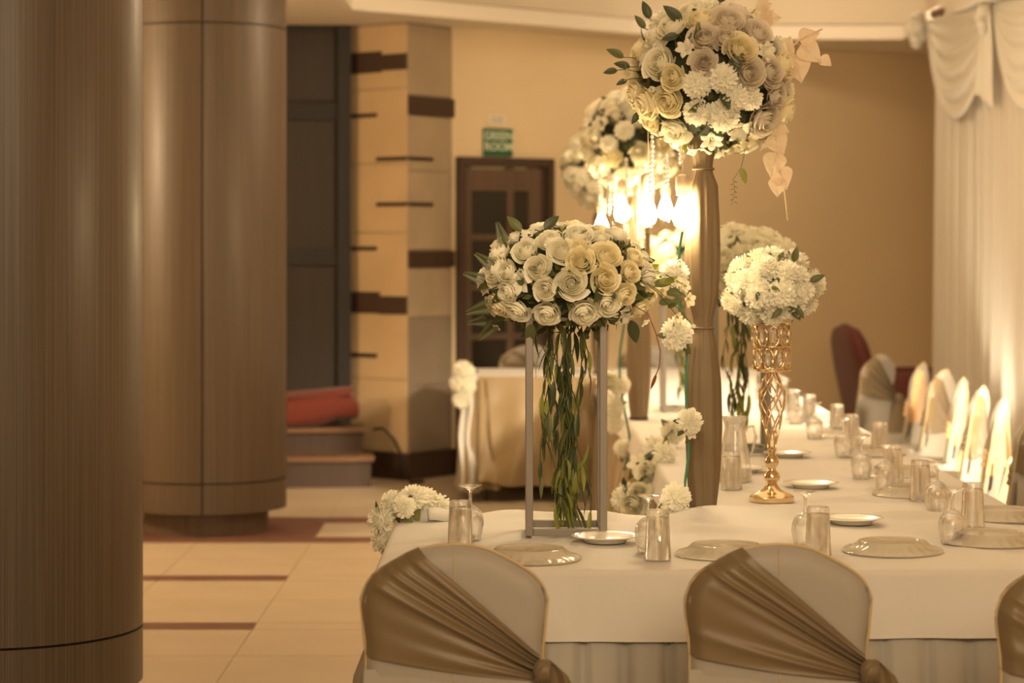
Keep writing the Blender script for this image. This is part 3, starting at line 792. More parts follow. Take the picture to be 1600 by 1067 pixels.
def rose_mesh(seed, m, openness=1.0):
    R = random.Random(seed); b = MB()
    b.ball((0, 0, .40), (.26, .26, .40), 8, 6)
    rings = [(2, .03, .10, 1.0, .0, 2.2, .3), (3, .05, .19, 1.04, .0, 1.6, .35), (3, .10, .32, 1.05, .0, 1.35, .30), (3, .16, .46, 1.03, .01, 1.3, .22), (4, .22, .62, .97, .03, 1.1, .14), (4, .26, .80, .85, .09, 1.05, .05), (5, .26, .98, .66, .16, .85, 0)]
    for k, (n, rb, rt, zt, curl, span, cl) in enumerate(rings):
        off = R.uniform(0, 6)
        for i in range(n):
            petal(b, off+2*PI*i/n+R.uniform(-.2, .2), span*R.uniform(.9, 1.1), rb*.6, rt*R.uniform(.92, 1.06)*(openness if k > 4 else 1), -.08, zt*R.uniform(.94, 1.05), curl*openness, seed*100+k*10+i, close=cl, tilt=.13)
    return b.mesh('rose', m)
def mum_mesh(seed, m, n=230):
    R = random.Random(seed); b = MB()
    b.ball((0, 0, .36), (.66, .66, .54), 10, 7)
    for i in range(n):
        z = 1-(i+.5)/n*1.5; th = i*2.39996+R.uniform(-.2, .2)
        ph = math.acos(max(-1, min(1, z)))
        d = Vector((math.sin(ph)*math.cos(th), math.sin(ph)*math.sin(th), math.cos(ph)))
        side = Vector((-math.sin(th), math.cos(th), 0)); side = Quaternion(d, R.uniform(-.7, .7)) @ side
        lift = side.cross(d)
        L = R.uniform(.86, 1.08); w_ = R.uniform(.065, .10)
        c0 = Vector((0, 0, .36)); vs = []
        jx = R.uniform(-.12, .12); jl = R.uniform(-.05, .20)
        for t, ww in ((.55, .7), (.78, 1.0), (.94, .9), (1.0, .4)):
            p = c0+d*(L*t*.95)+lift*(jl*(t-.5)**2*4*.6)+side*jx*(t-.5)*2
            p.z = p.z*.90
            vs += [p-side*w_*ww, p+side*w_*ww]
        b.add(vs, [(0, 1, 3, 2), (2, 3, 5, 4), (4, 5, 7, 6)])
    return b.mesh('chrysanthemum', m)
def lily_mesh(seed, m, n=6, wide=.5):
    R = random.Random(seed); b = MB()
    for i in range(n):
        a0 = 2*PI*i/n+R.uniform(-.1, .1)
        def fn(u, v, a0=a0, q=R.uniform(-.1, .1)):
            s = -1+2*u; r_ = .06+.95*v
            w_ = wide*math.sin(min(1, v*.93+.07)*PI)**.8*.62
            x, y_ = r_, s*w_
            z = .1+.62*math.sin(v*1.9)-.10*v*v*3*(.5+q)-.06*s*s*math.sin(v*PI)
            return (x*math.cos(a0)-y_*math.sin(a0), x*math.sin(a0)+y_*math.cos(a0), z)
        b.grid(fn, 4, 6)
    b.ball((0, 0, .22), (.09, .09, .2), 6, 5)
    return b.mesh('lily', m)
def leaf_mesh(m, wid=.36, fold=.25, bend=.25, tip=1.0, name='leaf', nv=7):
    b = MB()
    def fn(u, v):
        s = -1+2*u; w_ = wid*math.sin(PI*min(1, v**.8))**(.8*tip)
        return (s*w_*.5, v, fold*abs(s)*w_*.5-bend*v*v)
    b.grid(fn, 4, nv)
    return b.mesh(name, m)
def big_leaf_mesh(m, seed=0):
    R = random.Random(seed); b = MB()
    out = [(0, .0), (.08, .30), (.2, .46), (.36, .50), (.52, .42), (.68, .30), (.82, .17), (.92, .07), (1, .0)]
    def fn(u, v):
        s = -1+2*u; w_ = lerp_tab(out, v)
        return (s*w_, v-.06*abs(s)*(1-v), .14*abs(s)*w_-.16*v*v+.02*math.sin(v*15+s*5))
    b.grid(fn, 8, 12); b.tube([(0, -.25, .03), (0, 0, 0), (0, .5, -.045), (0, .95, -.14)], .012, 4)
    return b.mesh('pale_leaf', m)
def fern_mesh(m, n=17):
    b = MB(); b.tube([(0, 0, 0), (0, .5, -.03), (0, 1, -.14)], .012, 4)
    for i in range(n):
        y0 = .12+.86*i/n; L = .30*(1-i/n*.75)
        for s in (-1, 1):
            z = -.14*y0*y0
            b.add([(0, y0-.03, z), (s*L*.55, y0+L*.25-.022, z+.02), (s*L, y0+L*.55, z-.02), (s*L*.5, y0+L*.28+.022, z+.02)], [(0, 1, 2, 3)])
    return b.mesh('fern', m)
def bud_mesh(m):
    b = MB()
    for i in range(4): petal(b, i*PI/2, 1.1, .05, .40, 0, 1.0, .0, 900+i, 4, 5, close=.5)
    return b.mesh('bud', m)
ROSE = [rose_mesh(s, M_rose) for s in (1, 2, 3, 4)]
ROSEY = [rose_mesh(s, M_rosey) for s in (5, 6)]
ROSEP = [rose_mesh(s, M_rosep, 1.08) for s in (7, 8)]
MUM = [mum_mesh(s, M_mum) for s in (1, 2, 3)]
LILY = [lily_mesh(s, M_rose) for s in (1, 2)]
LILYY = [lily_mesh(s, M_rosey, 5, .62) for s in (3, 4)]
DAISY = [lily_mesh(5, M_mum, 11, .26)]
BUD = [bud_mesh(M_rose)]
LEAFD = leaf_mesh(M_leaf, .5); LEAFL = leaf_mesh(M_leafl, .42); LEAFM = leaf_mesh(M_leafm, .46)
WILD = leaf_mesh(M_leaf, .19, .3, .3, 1, 'hanging_leaf'); WILM = leaf_mesh(M_leafm, .19, .3, .15, 1, 'hanging_leaf'); WILL = leaf_mesh(M_leafl, .18, .3, .45, 1, 'hanging_leaf')
PALE = [big_leaf_mesh(M_leafp, s) for s in (1, 2)]
FERN = fern_mesh(M_leafm)
KIND = {'rose': ROSE, 'rosey': ROSEY, 'rosep': ROSEP, 'mum': MUM, 'lily': LILY, 'lilyy': LILYY, 'daisy': DAISY, 'bud': BUD}
NAME = {'rose': 'rose', 'rosey': 'rose', 'rosep': 'rose', 'mum': 'chrysanthemum', 'lily': 'lily', 'lilyy': 'lily', 'daisy': 'daisy', 'bud': 'bud'}
def orient(n, spin=0):
    return Vector(n).normalized().to_track_quat('Z', 'Y') @ Quaternion((0, 0, 1), spin)
def flower(parent, kind, p, n, r, R, squash=1.0):
    me = R.choice(KIND[kind])
    n = Vector(n).normalized()
    return link(NAME[kind], me, parent, Vector(p)-n*r*.62, orient(n, R.uniform(0, 6)), (r, r, r*squash))
def leaf(parent, me, p, d, up_, L, name=None):
    """leaf from p along d; up_ is the leaf's upper face direction"""
    d = Vector(d).normalized(); u = Vector(up_)-d*Vector(up_).dot(d)
    u = u.normalized() if u.length > 1e-3 else d.orthogonal().normalized()
    x = d.cross(u)
    q = Matrix((x, d, u)).transposed().to_quaternion()
    return link(name or me.name.split('.')[0], me, parent, p, q, (L, L, L))
def hit(px, py, Cw, Rd):
    """where the line of sight through a photo point meets the bouquet's ellipsoid"""
    d = Vector(((px-800)/F, 1, -(py-HOR)/F)); o = Vector((0, 0, H))-Cw
    ds = Vector((d.x/Rd[0], d.y/Rd[1], d.z/Rd[2])); os_ = Vector((o.x/Rd[0], o.y/Rd[1], o.z/Rd[2]))
    a = ds.dot(ds); b = os_.dot(ds); c = os_.dot(os_)-1; disc = b*b-a*c
    t = (-b-math.sqrt(disc))/a if disc > 0 else -b/a
    p = o+d*t
    n = Vector((p.x/Rd[0]**2, p.y/Rd[1]**2, p.z/Rd[2]**2)).normalized()
    return p, n
def bouquet(parent, Cw, Rd, spec, nfill, fillkinds, rr, seed, nleaf=30, origin=None, zmin=-.75, core=True, leafmix=None, leafL=(.035, .062), filler=420, tight=.62):
    """spec: explicit (px, py, r_px, kind); then fill the rest of the ellipsoid"""
    R = random.Random(seed); org = Vector(origin) if origin is not None else parent.location
    off = Cw-org; done = []
    for (px, py, rp, kind) in spec:
        p, n = hit(px, py, Cw, Rd); r = rp*(Cw.y+p.y)/F
        n = (n+Vector((0, -.25, 0))).normalized()
        flower(parent, kind, off+p, n, r, R); done.append((p, r))
    for i in range(nfill):
        z = 1-2*(i+.5)/nfill; th = i*2.39996+seed
        if z < zmin: continue
        q = math.sqrt(1-z*z); dv = Vector((q*math.cos(th), q*math.sin(th), z))
        dv = (dv+Vector((R.uniform(-.1, .1), R.uniform(-.1, .1), R.uniform(-.1, .1)))).normalized()
        p = Vector((dv.x*Rd[0], dv.y*Rd[1], dv.z*Rd[2])); r = R.uniform(*rr)
        if any((p-a).length < tight*(r+b_) for a, b_ in done): continue
        n = Vector((p.x/Rd[0]**2, p.y/Rd[1]**2, p.z/Rd[2]**2)).normalized()
        flower(parent, R.choice(fillkinds), off+p*R.uniform(.95, 1.05), n, r, R); done.append((p, r))
    if core:
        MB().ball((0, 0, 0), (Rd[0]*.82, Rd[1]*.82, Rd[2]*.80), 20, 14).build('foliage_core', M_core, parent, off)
        b = MB()
        for i in range(filler):
            dv = Vector((R.gauss(0, 1), R.gauss(0, 1), R.gauss(0, 1))).normalized()
            p = Vector((dv.x*Rd[0], dv.y*Rd[1], dv.z*Rd[2]))*.84
            t = dv.orthogonal().normalized(); t = Quaternion(dv, R.uniform(0, 6)) @ t
            s_ = t.cross(dv); L = R.uniform(.025, .05); w_ = L*.24
            d2 = (t*.7+dv*.7).normalized()
            b.add([p, p+d2*L*.5+s_*w_, p+d2*L, p+d2*L*.5-s_*w_], [(0, 1, 2, 3)])
        tag(b.build('small_leaves', M_leafm, parent, off), kind='stuff')
    lm = leafmix or [LEAFD, LEAFD, LEAFM, LEAFL, FERN]
    for i in range(nleaf):
        dv = Vector((R.gauss(0, 1), R.gauss(0, 1), R.gauss(0, .8))).normalized()
        p = Vector((dv.x*Rd[0], dv.y*Rd[1], dv.z*Rd[2]))*.93
        t = Quaternion(dv, R.uniform(0, 6)) @ dv.orthogonal().normalized()
        leaf(parent, R.choice(lm), off+p, (dv*R.uniform(.5, 1.2)+t*R.uniform(.4, 1)).normalized(), dv, R.uniform(*leafL))
    return off
# ---- metal frame stands with rose bouquets and trailing foliage
def frame_stand(loc, wd, ht, label, bar=.019):
    s = thing('metal_stand', label, 'stand', loc)
    h = wd/2
    for sx_ in (-1, 1):
        for sy_ in (-1, 1):
            MB().box(sx_*h-bar/2, sx_*h+bar/2, sy_*h-bar/2, sy_*h+bar/2, 0, ht).build('post', M_frame, s, smooth=False, bevel=.002)
    for z in (bar/2, ht-bar/2):
        for sg_ in (-1, 1):
            MB().box(-h+bar/2, h-bar/2, sg_*h-bar/2, sg_*h+bar/2, z-bar/2, z+bar/2).build('rail', M_frame, s, smooth=False, bevel=.002)
            MB().box(sg_*h-bar/2, sg_*h+bar/2, -h+bar/2, h-bar/2, z-bar/2, z+bar/2).build('rail', M_frame, s, smooth=False, bevel=.002)
    MB().box(-h, h, -h, h, ht-.006, ht-.001).build('top_plate', M_frame, s, smooth=False)
    return s
def trailing(parent, top, length, seed, n_st=9, rad=.05, base_light=True, dens=1.0):
    """hanging willow-like foliage, stems with separate leaves"""
    R = random.Random(seed)
    for k in range(n_st):
        a = R.uniform(0, 2*PI); r0 = R.uniform(.0, rad); L = length*R.uniform(.55, 1.0)
        if k < 4: L = length*R.uniform(.93, 1)
        pts = []; x, y_ = r0*math.cos(a), r0*math.sin(a)
        for j in range(9):
            t = j/8
            pts.append((top[0]+x*(1+.35*math.sin(t*5+k))+.012*math.sin(t*9+k*2), top[1]+y_*(1+.35*math.sin(t*5+k)), top[2]-L*t))
        MB().tube(pts, .0022, 4).build('trailing_stem', M_leafm, parent)
        nl = int(L/.042*dens)
        for j in range(nl):
            t = (j+.5)/nl; i = min(7, int(t*8)); f = t*8-i
            p = Vector(pts[i])*(1-f)+Vector(pts[i+1])*f
            aa = R.uniform(0, 2*PI); o = Vector((math.cos(aa), math.sin(aa), 0))
            d = (o*R.uniform(.15, .75)+Vector((0, 0, -1))).normalized()
            low = t*L/length
            me = WILL if (base_light and low > .62 and R.random() < .6) else R.choice([WILD, WILM, WILD, WILL] if low < .45 else [WILD, WILM, WILD])
            leaf(parent, me, p, d, o, R.uniform(.05, .095))
ST1 = Vector((.147, 6.50, TZ+.008))
frame_stand(ST1, .2, .60, 'taupe metal frame stand holding the nearest rose bouquet', .020)
B1 = thing('rose_bouquet', 'dome of cream roses with trailing willow leaves on the nearest metal stand', 'bouquet', ST1+Vector((0, 0, .60)))
C1 = Vector((.155, 6.50, 1.455))
sp = [(791, 425, 19, 'rose'), (792, 458, 19, 'rose'), (809, 487, 20, 'rose'), (855, 491, 21, 'rose'), (852, 452, 19, 'rose'), (841, 418, 22, 'rose'),
      (893, 443, 26, 'rose'), (877, 390, 24, 'rose'), (908, 407, 23, 'rosey'), (949, 399, 25, 'rosey'), (946, 436, 23, 'rosey'), (949, 475, 22, 'rose'),
      (913, 489, 23, 'rose'), (978, 462, 19, 'rosey'), (986, 425, 18, 'rosey'), (1001, 484, 17, 'rosey'), (1018, 470, 15, 'rosey'), (819, 391, 23, 'rose'),
      (856, 375, 20, 'rose'), (904, 366, 24, 'rose'), (785, 399, 13, 'bud'), (976, 500, 17, 'lily'), (994, 402, 16, 'rosey'), (868, 350, 18, 'daisy'),
      (826, 364, 15, 'lily'), (940, 370, 16, 'rose'), (760, 450, 10, 'lily'), (763, 478, 10, 'daisy'), (1040, 455, 15, 'lilyy'), (1022, 430, 13, 'lilyy'),
      (775, 512, 9, 'lily'), (1010, 505, 11, 'lily')]
bouquet(B1, C1, (.235, .22, .155), sp, 120, ['rose', 'rose', 'rosey', 'lily'], (.033, .045), 3, 46, zmin=-.6)
trailing(B1, (0, -.01, -.03), .545, 12, 16, .07)
for px, py, dx, dz, me, L in [(815, 362, -.5, .6, LEAFM, .075), (850, 358, .5, .5, LEAFD, .07), (790, 385, -.3, .9, FERN, .09), (775, 475, -1, -.25, FERN, .11), (780, 500, -.8, -.7, FERN, .1),
                              (985, 500, .3, -1, LEAFD, .085), (830, 505, -.1, -1, LEAFM, .08), (1020, 445, 1, .2, LEAFM, .07), (762, 440, -1, .4, FERN, .09), (765, 500, -1, -.1, FERN, .08), (775, 420, -1, .8, FERN, .09)]:
    p, n = hit(px, py, C1, (.235, .22, .155)); leaf(B1, me, C1-B1.location+p, (dx, .05, dz), (0, -1, .4), L*.8)
Rt = random.Random(55)
for k in range(34):                             # fresh green tuft at the foot of the trailing foliage
    aa = Rt.uniform(0, 6.28); o_ = Vector((math.cos(aa), math.sin(aa), 0))
    leaf(B1, Rt.choice([WILL, WILL, WILM]), Vector((Rt.uniform(-.02, .04), Rt.uniform(-.04, .02), -.60+Rt.uniform(.06, .24))), o_*Rt.uniform(.3, .8)+Vector((0, 0, Rt.choice([-1, -1, .35]))), o_, Rt.uniform(.07, .10))
tw = MB().tube([(.17, -.10, .03), (.22, -.115, .0), (.24, -.12, -.05), (.252, -.14, -.10), (.248, -.15, -.14), (.236, -.15, -.17)], .0018, 4).build('twig', M_twig, B1)
leaf(B1, leaf_mesh(M_twig, .22, .3, .2, 1, 'red_leaf'), (.24, -.15, -.16), (-.35, 0, -1), (0, -1, 0), .045)
R9 = random.Random(99)
for k in range(5):                              # thin sprays with small flowers on the lamp side
    p0 = Vector((.17, -.12, .09)); e = Vector((.30+R9.uniform(-.03, .04), -.15+R9.uniform(-.04, .04), .10-.03*k+R9.uniform(-.02, .02)))
    MB().tube([p0, p0.lerp(e, .35)+Vector((0, 0, .03)), p0.lerp(e, .7)+Vector((0, -.01, .022)), e], .0013, 4).build('spray_stem', M_leafm, B1)
    flower(B1, R9.choice(['lilyy', 'lily', 'bud']), e, (e-p0).normalized()+Vector((0, -.8, .2)), R9.uniform(.014, .024), R9)
    leaf(B1, R9.choice([LEAFM, LEAFL]), p0.lerp(e, .6), (.6, -.4, R9.uniform(-.6, .6)), (0, -1, .3), .045)
# second and third stands with bouquets further back
ST2 = Vector((.87, 9.05, TZ+.008))
frame_stand(ST2, .2, .60, 'taupe metal frame stand behind the gold pedestal vase', .020)
B2 = thing('rose_bouquet', 'white flower dome on the stand half hidden behind the gold vase bouquet', 'bouquet', ST2+Vector((0, 0, .60)))
C2 = Vector((.868, 9.0, 1.46))
bouquet(B2, C2, (.225, .21, .155), [], 160, ['rose', 'mum', 'rose', 'lily', 'rose'], (.04, .052), 21, 34, zmin=-.6)
trailing(B2, (0, 0, -.03), .545, 31, 9, .05, True, .8)
R2 = random.Random(22)
for k in range(5): leaf(B2, LEAFL, (-.04+.02*k, -.10, -.565), (R2.uniform(-1, 1), -.6, .12), (0, 0, 1), .09)
ST3 = Vector((.82, 11.3, TZ+.008))
frame_stand(ST3, .2, .60, 'taupe metal frame stand seen behind the wrapped pole', .020)
B3 = thing('rose_bouquet', 'white flower dome on the far stand behind the wrapped pole', 'bouquet', ST3+Vector((0, 0, .60)))
bouquet(B3, Vector((.80, 11.3, 1.46)), (.225, .21, .155), [], 90, ['rose', 'rosey', 'mum', 'lily'], (.042, .054), 23, 20, zmin=-.6)
trailing(B3, (0, 0, -.03), .5, 41, 5, .04, True, .7)

# ---- gold pedestal vase with chrysanthemum ball
GV = Vector((.80, 7.29, Z1))
gv = thing('pedestal_vase', 'polished gold pedestal vase with crystal cup and twisted wire stem', 'vase', GV)
MB().lathe([(.0, 0), (.066, 0), (.0685, .003), (.0685, .016), (.064, .021), (.046, .028), (.026, .040), (.018, .052), (.016, .056)], 24).build('base', M_brass, gv, sharp=35)
MB().lathe([(.016, .055), (.0165, .060), (.024, .068), (.0255, .078), (.022, .088), (.013, .097), (.0125, .105), (.019, .112), (.0225, .124), (.019, .136), (.011, .143), (.010, .165)], 24).build('stem', M_brass, gv)
for k in range(10):
    pts = []
    for j in range(21):
        t = j/20; z = .155+.245*t
        rr_ = lerp_tab([(0, .011), (.12, .014), (.35, .027), (.58, .039), (.75, .040), (.9, .026), (1, .012)], t)
        a = 2*PI*(k % 5)/5+(1 if k < 5 else -1)*t*3.3+(.6 if k >= 5 else 0)
        pts.append((rr_*math.cos(a), rr_*math.sin(a), z))
    MB().tube(pts, .0026, 6).build('wire', M_brass, gv)
cup = MB().lathe([(.012, .395), (.052, .402), (.052, .406), (.012, .409)], 24).build('cup_frame', M_brass, gv)
ring = MB()
def torus(c, rx, rz, ax, r, n=14, m_=5):
    pts = [c+ax*(rx*math.cos(2*PI*i/n))+Vector((0, 0, 1))*(rz*math.sin(2*PI*i/n)) for i in range(n+1)]
    return MB().tube(pts, r, m_)
for z in (.405, .478, .545):
    MB().tube([(.056*math.cos(a), .056*math.sin(a), z) for a in [2*PI*i/28 for i in range(29)]], .003, 6).build('hoop', M_brass, cup)
cell = torus(Vector((0, 0, 0)), .0155, .031, Vector((1, 0, 0)), .0034).mesh('cell_ring', M_brass)
crys = MB().ball((0, 0, 0), (.0105, .005, .022), 8, 6).mesh('crystal', M_crys, smooth=False)
for row in range(2):
    for k in range(10):
        a = 2*PI*(k+.5*row)/10
        lc = (.056*math.cos(a), .056*math.sin(a), .441+.069*row)
        link('cell_ring', cell, cup, lc, (0, 0, a+PI/2)); link('crystal', crys, cup, lc, (0, 0, a+PI/2))
CV = Vector((.800, 7.29, 1.422))
bv = thing('chrysanthemum_ball', 'ball of cream chrysanthemums in the gold pedestal vase', 'bouquet', GV+Vector((0, 0, .55)))
spv = [(1160, 440, 25, 'mum'), (1195, 415, 26, 'mum'), (1232, 425, 25, 'mum'), (1150, 475, 24, 'mum'), (1185, 460, 28, 'mum'), (1222, 460, 26, 'mum'), (1170, 492, 24, 'mum'),
       (1208, 492, 25, 'mum'), (1240, 482, 23, 'mum'), (1258, 455, 22, 'mum'), (1180, 432, 20, 'mum'), (1215, 400, 20, 'mum'), (1140, 455, 18, 'lily'), (1250, 430, 20, 'mum')]
bouquet(bv, CV, (.135, .135, .105), spv, 60, ['mum'], (.042, .055), 5, 9, zmin=-.7, filler=120, leafmix=[LEAFD, LEAFM, LEAFL], leafL=(.04, .06))
for px, py, dx, dz, L in [(1245, 480, .5, -.8, .04), (1222, 482, -.7, -.6, .045), (1240, 410, .2, 1, .05), (1185, 455, -.2, -1, .03), (1205, 448, .5, -.2, .03), (1265, 440, 1, .5, .05)]:
    p, n = hit(px, py, CV, (.15, .15, .12)); leaf(bv, LEAFM, CV-bv.location+p, (dx, -.3, dz), (0, -1, .3), L)

# ---- tall wrapped poles with flower globes, pearl strands and lamps
def wrapped_pole(loc, ztop, label, seed):
    p = thing('wrapped_pole', label, 'pole', loc)
    hh = ztop-loc[2]
    MB().lathe([(.0, 0), (.044, 0), (.044, .010), (.036, .016), (.02, .02)], 20).build('foot', M_dark, p)
    prof = [(0, .038), (.03, .042), (.10, .049), (.22, .0535), (.33, .051), (.43, .040), (.475, .027), (.50, .030), (.56, .046), (.66, .052), (.76, .050), (.85, .044), (.885, .028), (.91, .027), (.95, .040), (1, .047)]
    def fn(u, v):
        a = 2*PI*u; r_ = lerp_tab(prof, v)
        fl_ = 1+.050*math.sin(a*5+seed+1.2*math.sin(v*7))+.030*math.sin(a*11+v*5+seed)+.012*math.sin(a*19-v*3)
        return (r_*fl_*math.cos(a), r_*fl_*math.sin(a), .012+(hh-.012)*v)
    MB().grid(fn, 90, 60, cu=True).build('fabric_wrap', M_taupe, p)
    for v in (.478, .895):
        MB().tube([((lerp_tab(prof, v)+.003)*math.cos(a), (lerp_tab(prof, v)+.003)*math.sin(a), hh*v) for a in [2*PI*i/20 for i in range(21)]], .004, 5).build('tie', M_taupe, p)
    return p
def pearls(parent, x, y_, z0, z1, r=.0066):
    b = MB(); n_ = int((z0-z1)/(r*2.05))
    for i in range(n_): b.ball((x+.002*math.sin(i*.4), y_, z0-i*r*2.05), r*(1 if i % 4 else 1.15), 7, 5)
    b.tube([(x, y_, z0), (x, y_, z0-n_*r*2.05)], .0008, 4)
    return b.build('pearl_strand', M_pearl, parent)
BG = MB().lathe([(.013, .0), (.0155, -.008), (.020, -.020), (.032, -.045), (.0405, -.070), (.0415, -.086), (.037, -.103), (.024, -.117), (.010, -.122), (0, -.123)], 24, caps=False).mesh('bulb_glass', M_bulbg)
BF = MB().lathe([(.0, -.014), (.008, -.018), (.015, -.036), (.024, -.060), (.027, -.078), (.020, -.096), (.0, -.106)], 12, caps=False).mesh('filament', M_fil)
BS = MB().lathe([(.0, .045), (.008, .044), (.017, .038), (.0185, .030), (.0185, .002), (.0165, .0), (.0165, -.012), (.0145, -.016), (0, -.016)], 18, caps=False).mesh('socket', M_sock)
def lamp(px, py_top, Y, zc, label, s=1.0):
    p = at(px, py_top, Y)
    o = thing('pendant_bulb', label, 'light bulb', p, 0, 'pendant bulbs under the flower globes'); o.scale = (s, s, s)
    link('bulb_glass', BG, o); link('filament', BF, o); link('socket', BS, o)
    MB().tube([(0, 0, .04), (.002, 0, .06), (0, 0, max(.07, (zc-p.z)/s))], .002, 5).build('cord', M_sock, o)
    return o
# nearest globe
PX, PY = .570, 7.06
wrapped_pole(Vector((PX, PY, Z1)), 1.90, 'tall taupe fabric wrapped pole carrying the nearest flower globe', 0)
g1 = thing('flower_globe', 'large globe of white roses and chrysanthemums on the nearest wrapped pole', 'bouquet', (PX, PY, 1.86))
CG = Vector((.592, 7.06, 2.045)); RG = (.235, .225, .225)
sg1 = [(1043, 159, 25, 'rosey'), (1088, 132, 25, 'mum'), (1131, 122, 26, 'mum'), (1131, 184, 29, 'mum'), (1089, 178, 24, 'mum'), (1029, 99, 27, 'rose'), (1137, 30, 27, 'rosep'),
       (1172, 113, 24, 'rosep'), (1206, 113, 24, 'rosep'), (1196, 188, 27, 'rosep'), (1034, 32, 28, 'mum'), (997, 76, 20, 'rosey'), (991, 150, 23, 'rosey'), (1054, 207, 23, 'rose'),
       (1013, 190, 19, 'rosey'), (1099, 97, 20, 'rosep'), (1150, 152, 25, 'mum'), (1176, 155, 21, 'mum'), (1100, 58, 23, 'rosep'), (1112, 222, 21, 'lily'), (1172, 222, 21, 'lilyy'),
       (1019, 140, 15, 'bud'), (1080, 15, 22, 'rose'), (1185, 50, 24, 'rosep'), (1070, 75, 17, 'lily'), (1200, 80, 20, 'lily'), (1150, 235, 20, 'lilyy'), (1215, 150, 20, 'rosep'), (975, 115, 16, 'lilyy'), (1095, 240, 18, 'lilyy'), (1200, 225, 18, 'lily')]
bouquet(g1, CG, RG, sg1, 230, ['rose', 'rosey', 'mum', 'lily', 'rosep'], (.038, .054), 13, 34, zmin=-.95)
o1 = CG-g1.location
for px, py, dx, dz, me, L in [(1065, 35, -.5, .5, LEAFD, .10), (1075, 52, .6, -.6, LEAFD, .09), (1060, 55, -1, -.2, LEAFD, .07), (1015, 30, -.35, 1, LEAFD, .08), (1008, 45, -.5, .7, LEAFM, .07), (1125, 5, .2, 1, LEAFD, .10),
                              (1140, 95, 0, -1, LEAFD, .09), (1148, 85, .1, -1, LEAFD, .10), (985, 105, -1, .3, LEAFD, .07), (975, 90, -.9, .5, LEAFM, .08), (965, 110, -.9, -.1, LEAFD, .06), (980, 125, -.8, -.3, LEAFD, .05), (1180, 15, .9, .4, LEAFD, .07), (1000, 175, -.6, -.8, LEAFD, .06)]:
    p, n = hit(px, py, CG, RG); leaf(g1, me, o1+p*1.0, (dx, -.2, dz), (0, -1, .3), L*.72)
    MB().tube([o1+p*.72, o1+p*.9+Vector((0, 0, .006)), o1+p*1.02], .0016, 4).build('leaf_stalk', M_leafm, g1)
# pale poplar-like leaves reaching out to the right, and hanging ones
def spray(parent, pts, leaves, m=M_leafp):
    MB().tube(pts, .0028, 5).build('spray_stem', m, parent)
    for (p, d, L, k) in leaves: leaf(parent, PALE[k % 2], p, d, (-.35+.5*hsh(int(L*1e4), k), -1, .3), L*.82)
def rel(px, py, Y=7.0): return at(px, py, Y)-g1.location
spray(g1, [rel(1195, 105), rel(1225, 85), rel(1250, 62), rel(1285, 45)], [
    (rel(1250, 62), (.9, -.2, .35), .075, 0), (rel(1252, 72), (.55, -.3, -.45), .095, 1), (rel(1243, 88), (.2, -.3, -1), .10, 0), (rel(1232, 95), (-.15, -.3, -1), .09, 1), (rel(1282, 90), (.7, -.2, -.5), .05, 0), (rel(1225, 85), (.3, -.2, 1), .07, 1)])
spray(g1, [rel(1200, 185), rel(1212, 215), rel(1216, 260), rel(1226, 300), rel(1231, 345)], [
    (rel(1208, 210), (.5, -.2, -1), .085, 0), (rel(1214, 240), (-.35, -.3, -1), .09, 1), (rel(1217, 262), (.35, -.2, -1), .085, 0), (rel(1216, 278), (-.1, -.2, -1), .07, 1), (rel(1205, 195), (.9, -.2, -.35), .07, 1)])
spray(g1, [rel(1180, 60), rel(1195, 25), rel(1200, -5)], [(rel(1190, 40), (.5, -.3, .8), .07, 0), (rel(1188, 30), (.9, -.3, .1), .075, 1), (rel(1195, 18), (-.4, -.2, 1), .06, 0)])
MB().tube([rel(1165, 215, 7.03), rel(1162, 245), rel(1158, 262), rel(1146, 280), rel(1148, 300), rel(1143, 320)], .0012, 4).build('tendril', M_leafm, g1)
leaf(g1, LEAFL, rel(1158, 262), (.3, -.2, -1), (0, -1, 0), .05)
for i in range(9): leaf(g1, WILM, rel(1147-i % 2, 283+i*4), ((-1)**i, 0, -.4), (0, -1, 0), .012)
for i, (px, y0, y1) in enumerate(((1018, 200, 335), (1062, 232, 262), (1040, 245, 300))):
    pearls(g1, rel(px, y0, 7.05).x, rel(px, y0, 7.05).y-.02*i, rel(px, y0, 7.05).z, rel(px, y1, 7.05).z)
lamp(1066, 297, 7.02, 1.93, 'large glowing bulb hanging closest to the wrapped pole', 1.08)
lamp(1012, 295, 7.16, 2.0, 'glowing bulb hanging second from the nearest wrapped pole', 1.08)
# second globe
P2 = (.575, 10.75)
wrapped_pole(Vector((P2[0], P2[1], Z1)), 1.90, 'second taupe wrapped pole, seen past the nearest metal stand', 2)
g2 = thing('flower_globe', 'second flower globe, behind the nearest one', 'bouquet', (P2[0], P2[1], 1.86))
bouquet(g2, Vector((.545, 10.75, 2.03)), (.235, .225, .225), [], 190, ['rose', 'rosey', 'mum', 'lily', 'rose'], (.044, .060), 17, 44, zmin=-.95)
g3l = Vector((.545, 14.6, 1.86))
wrapped_pole(Vector((.545, 14.6, Z1)), 1.90, 'farthest wrapped pole, standing on the rear cross table', 4)
g3 = thing('flower_globe', 'farthest flower globe, lowest at the left of the three', 'bouquet', g3l)
bouquet(g3, Vector((.55, 14.6, 2.03)), (.235, .225, .225), [], 150, ['rose', 'mum', 'lily', 'rose'], (.048, .064), 27, 40, zmin=-.95)
for px, y0, y1 in ((1005, 262, 395), (978, 250, 395), (950, 270, 345), (1000, 300, 380), (958, 275, 330), (935, 280, 330), (1022, 290, 345)):
    a_ = at(px, y0, 10.45)-g2.location; b_ = at(px, y1, 10.45)-g2.location
    pearls(g2, a_.x, a_.y+rnd.uniform(-.1, .12), max(a_.z, .0), b_.z, .0095)
lamp(972, 300, 10.5, 1.93, 'glowing bulb under the second flower globe', 1.25)
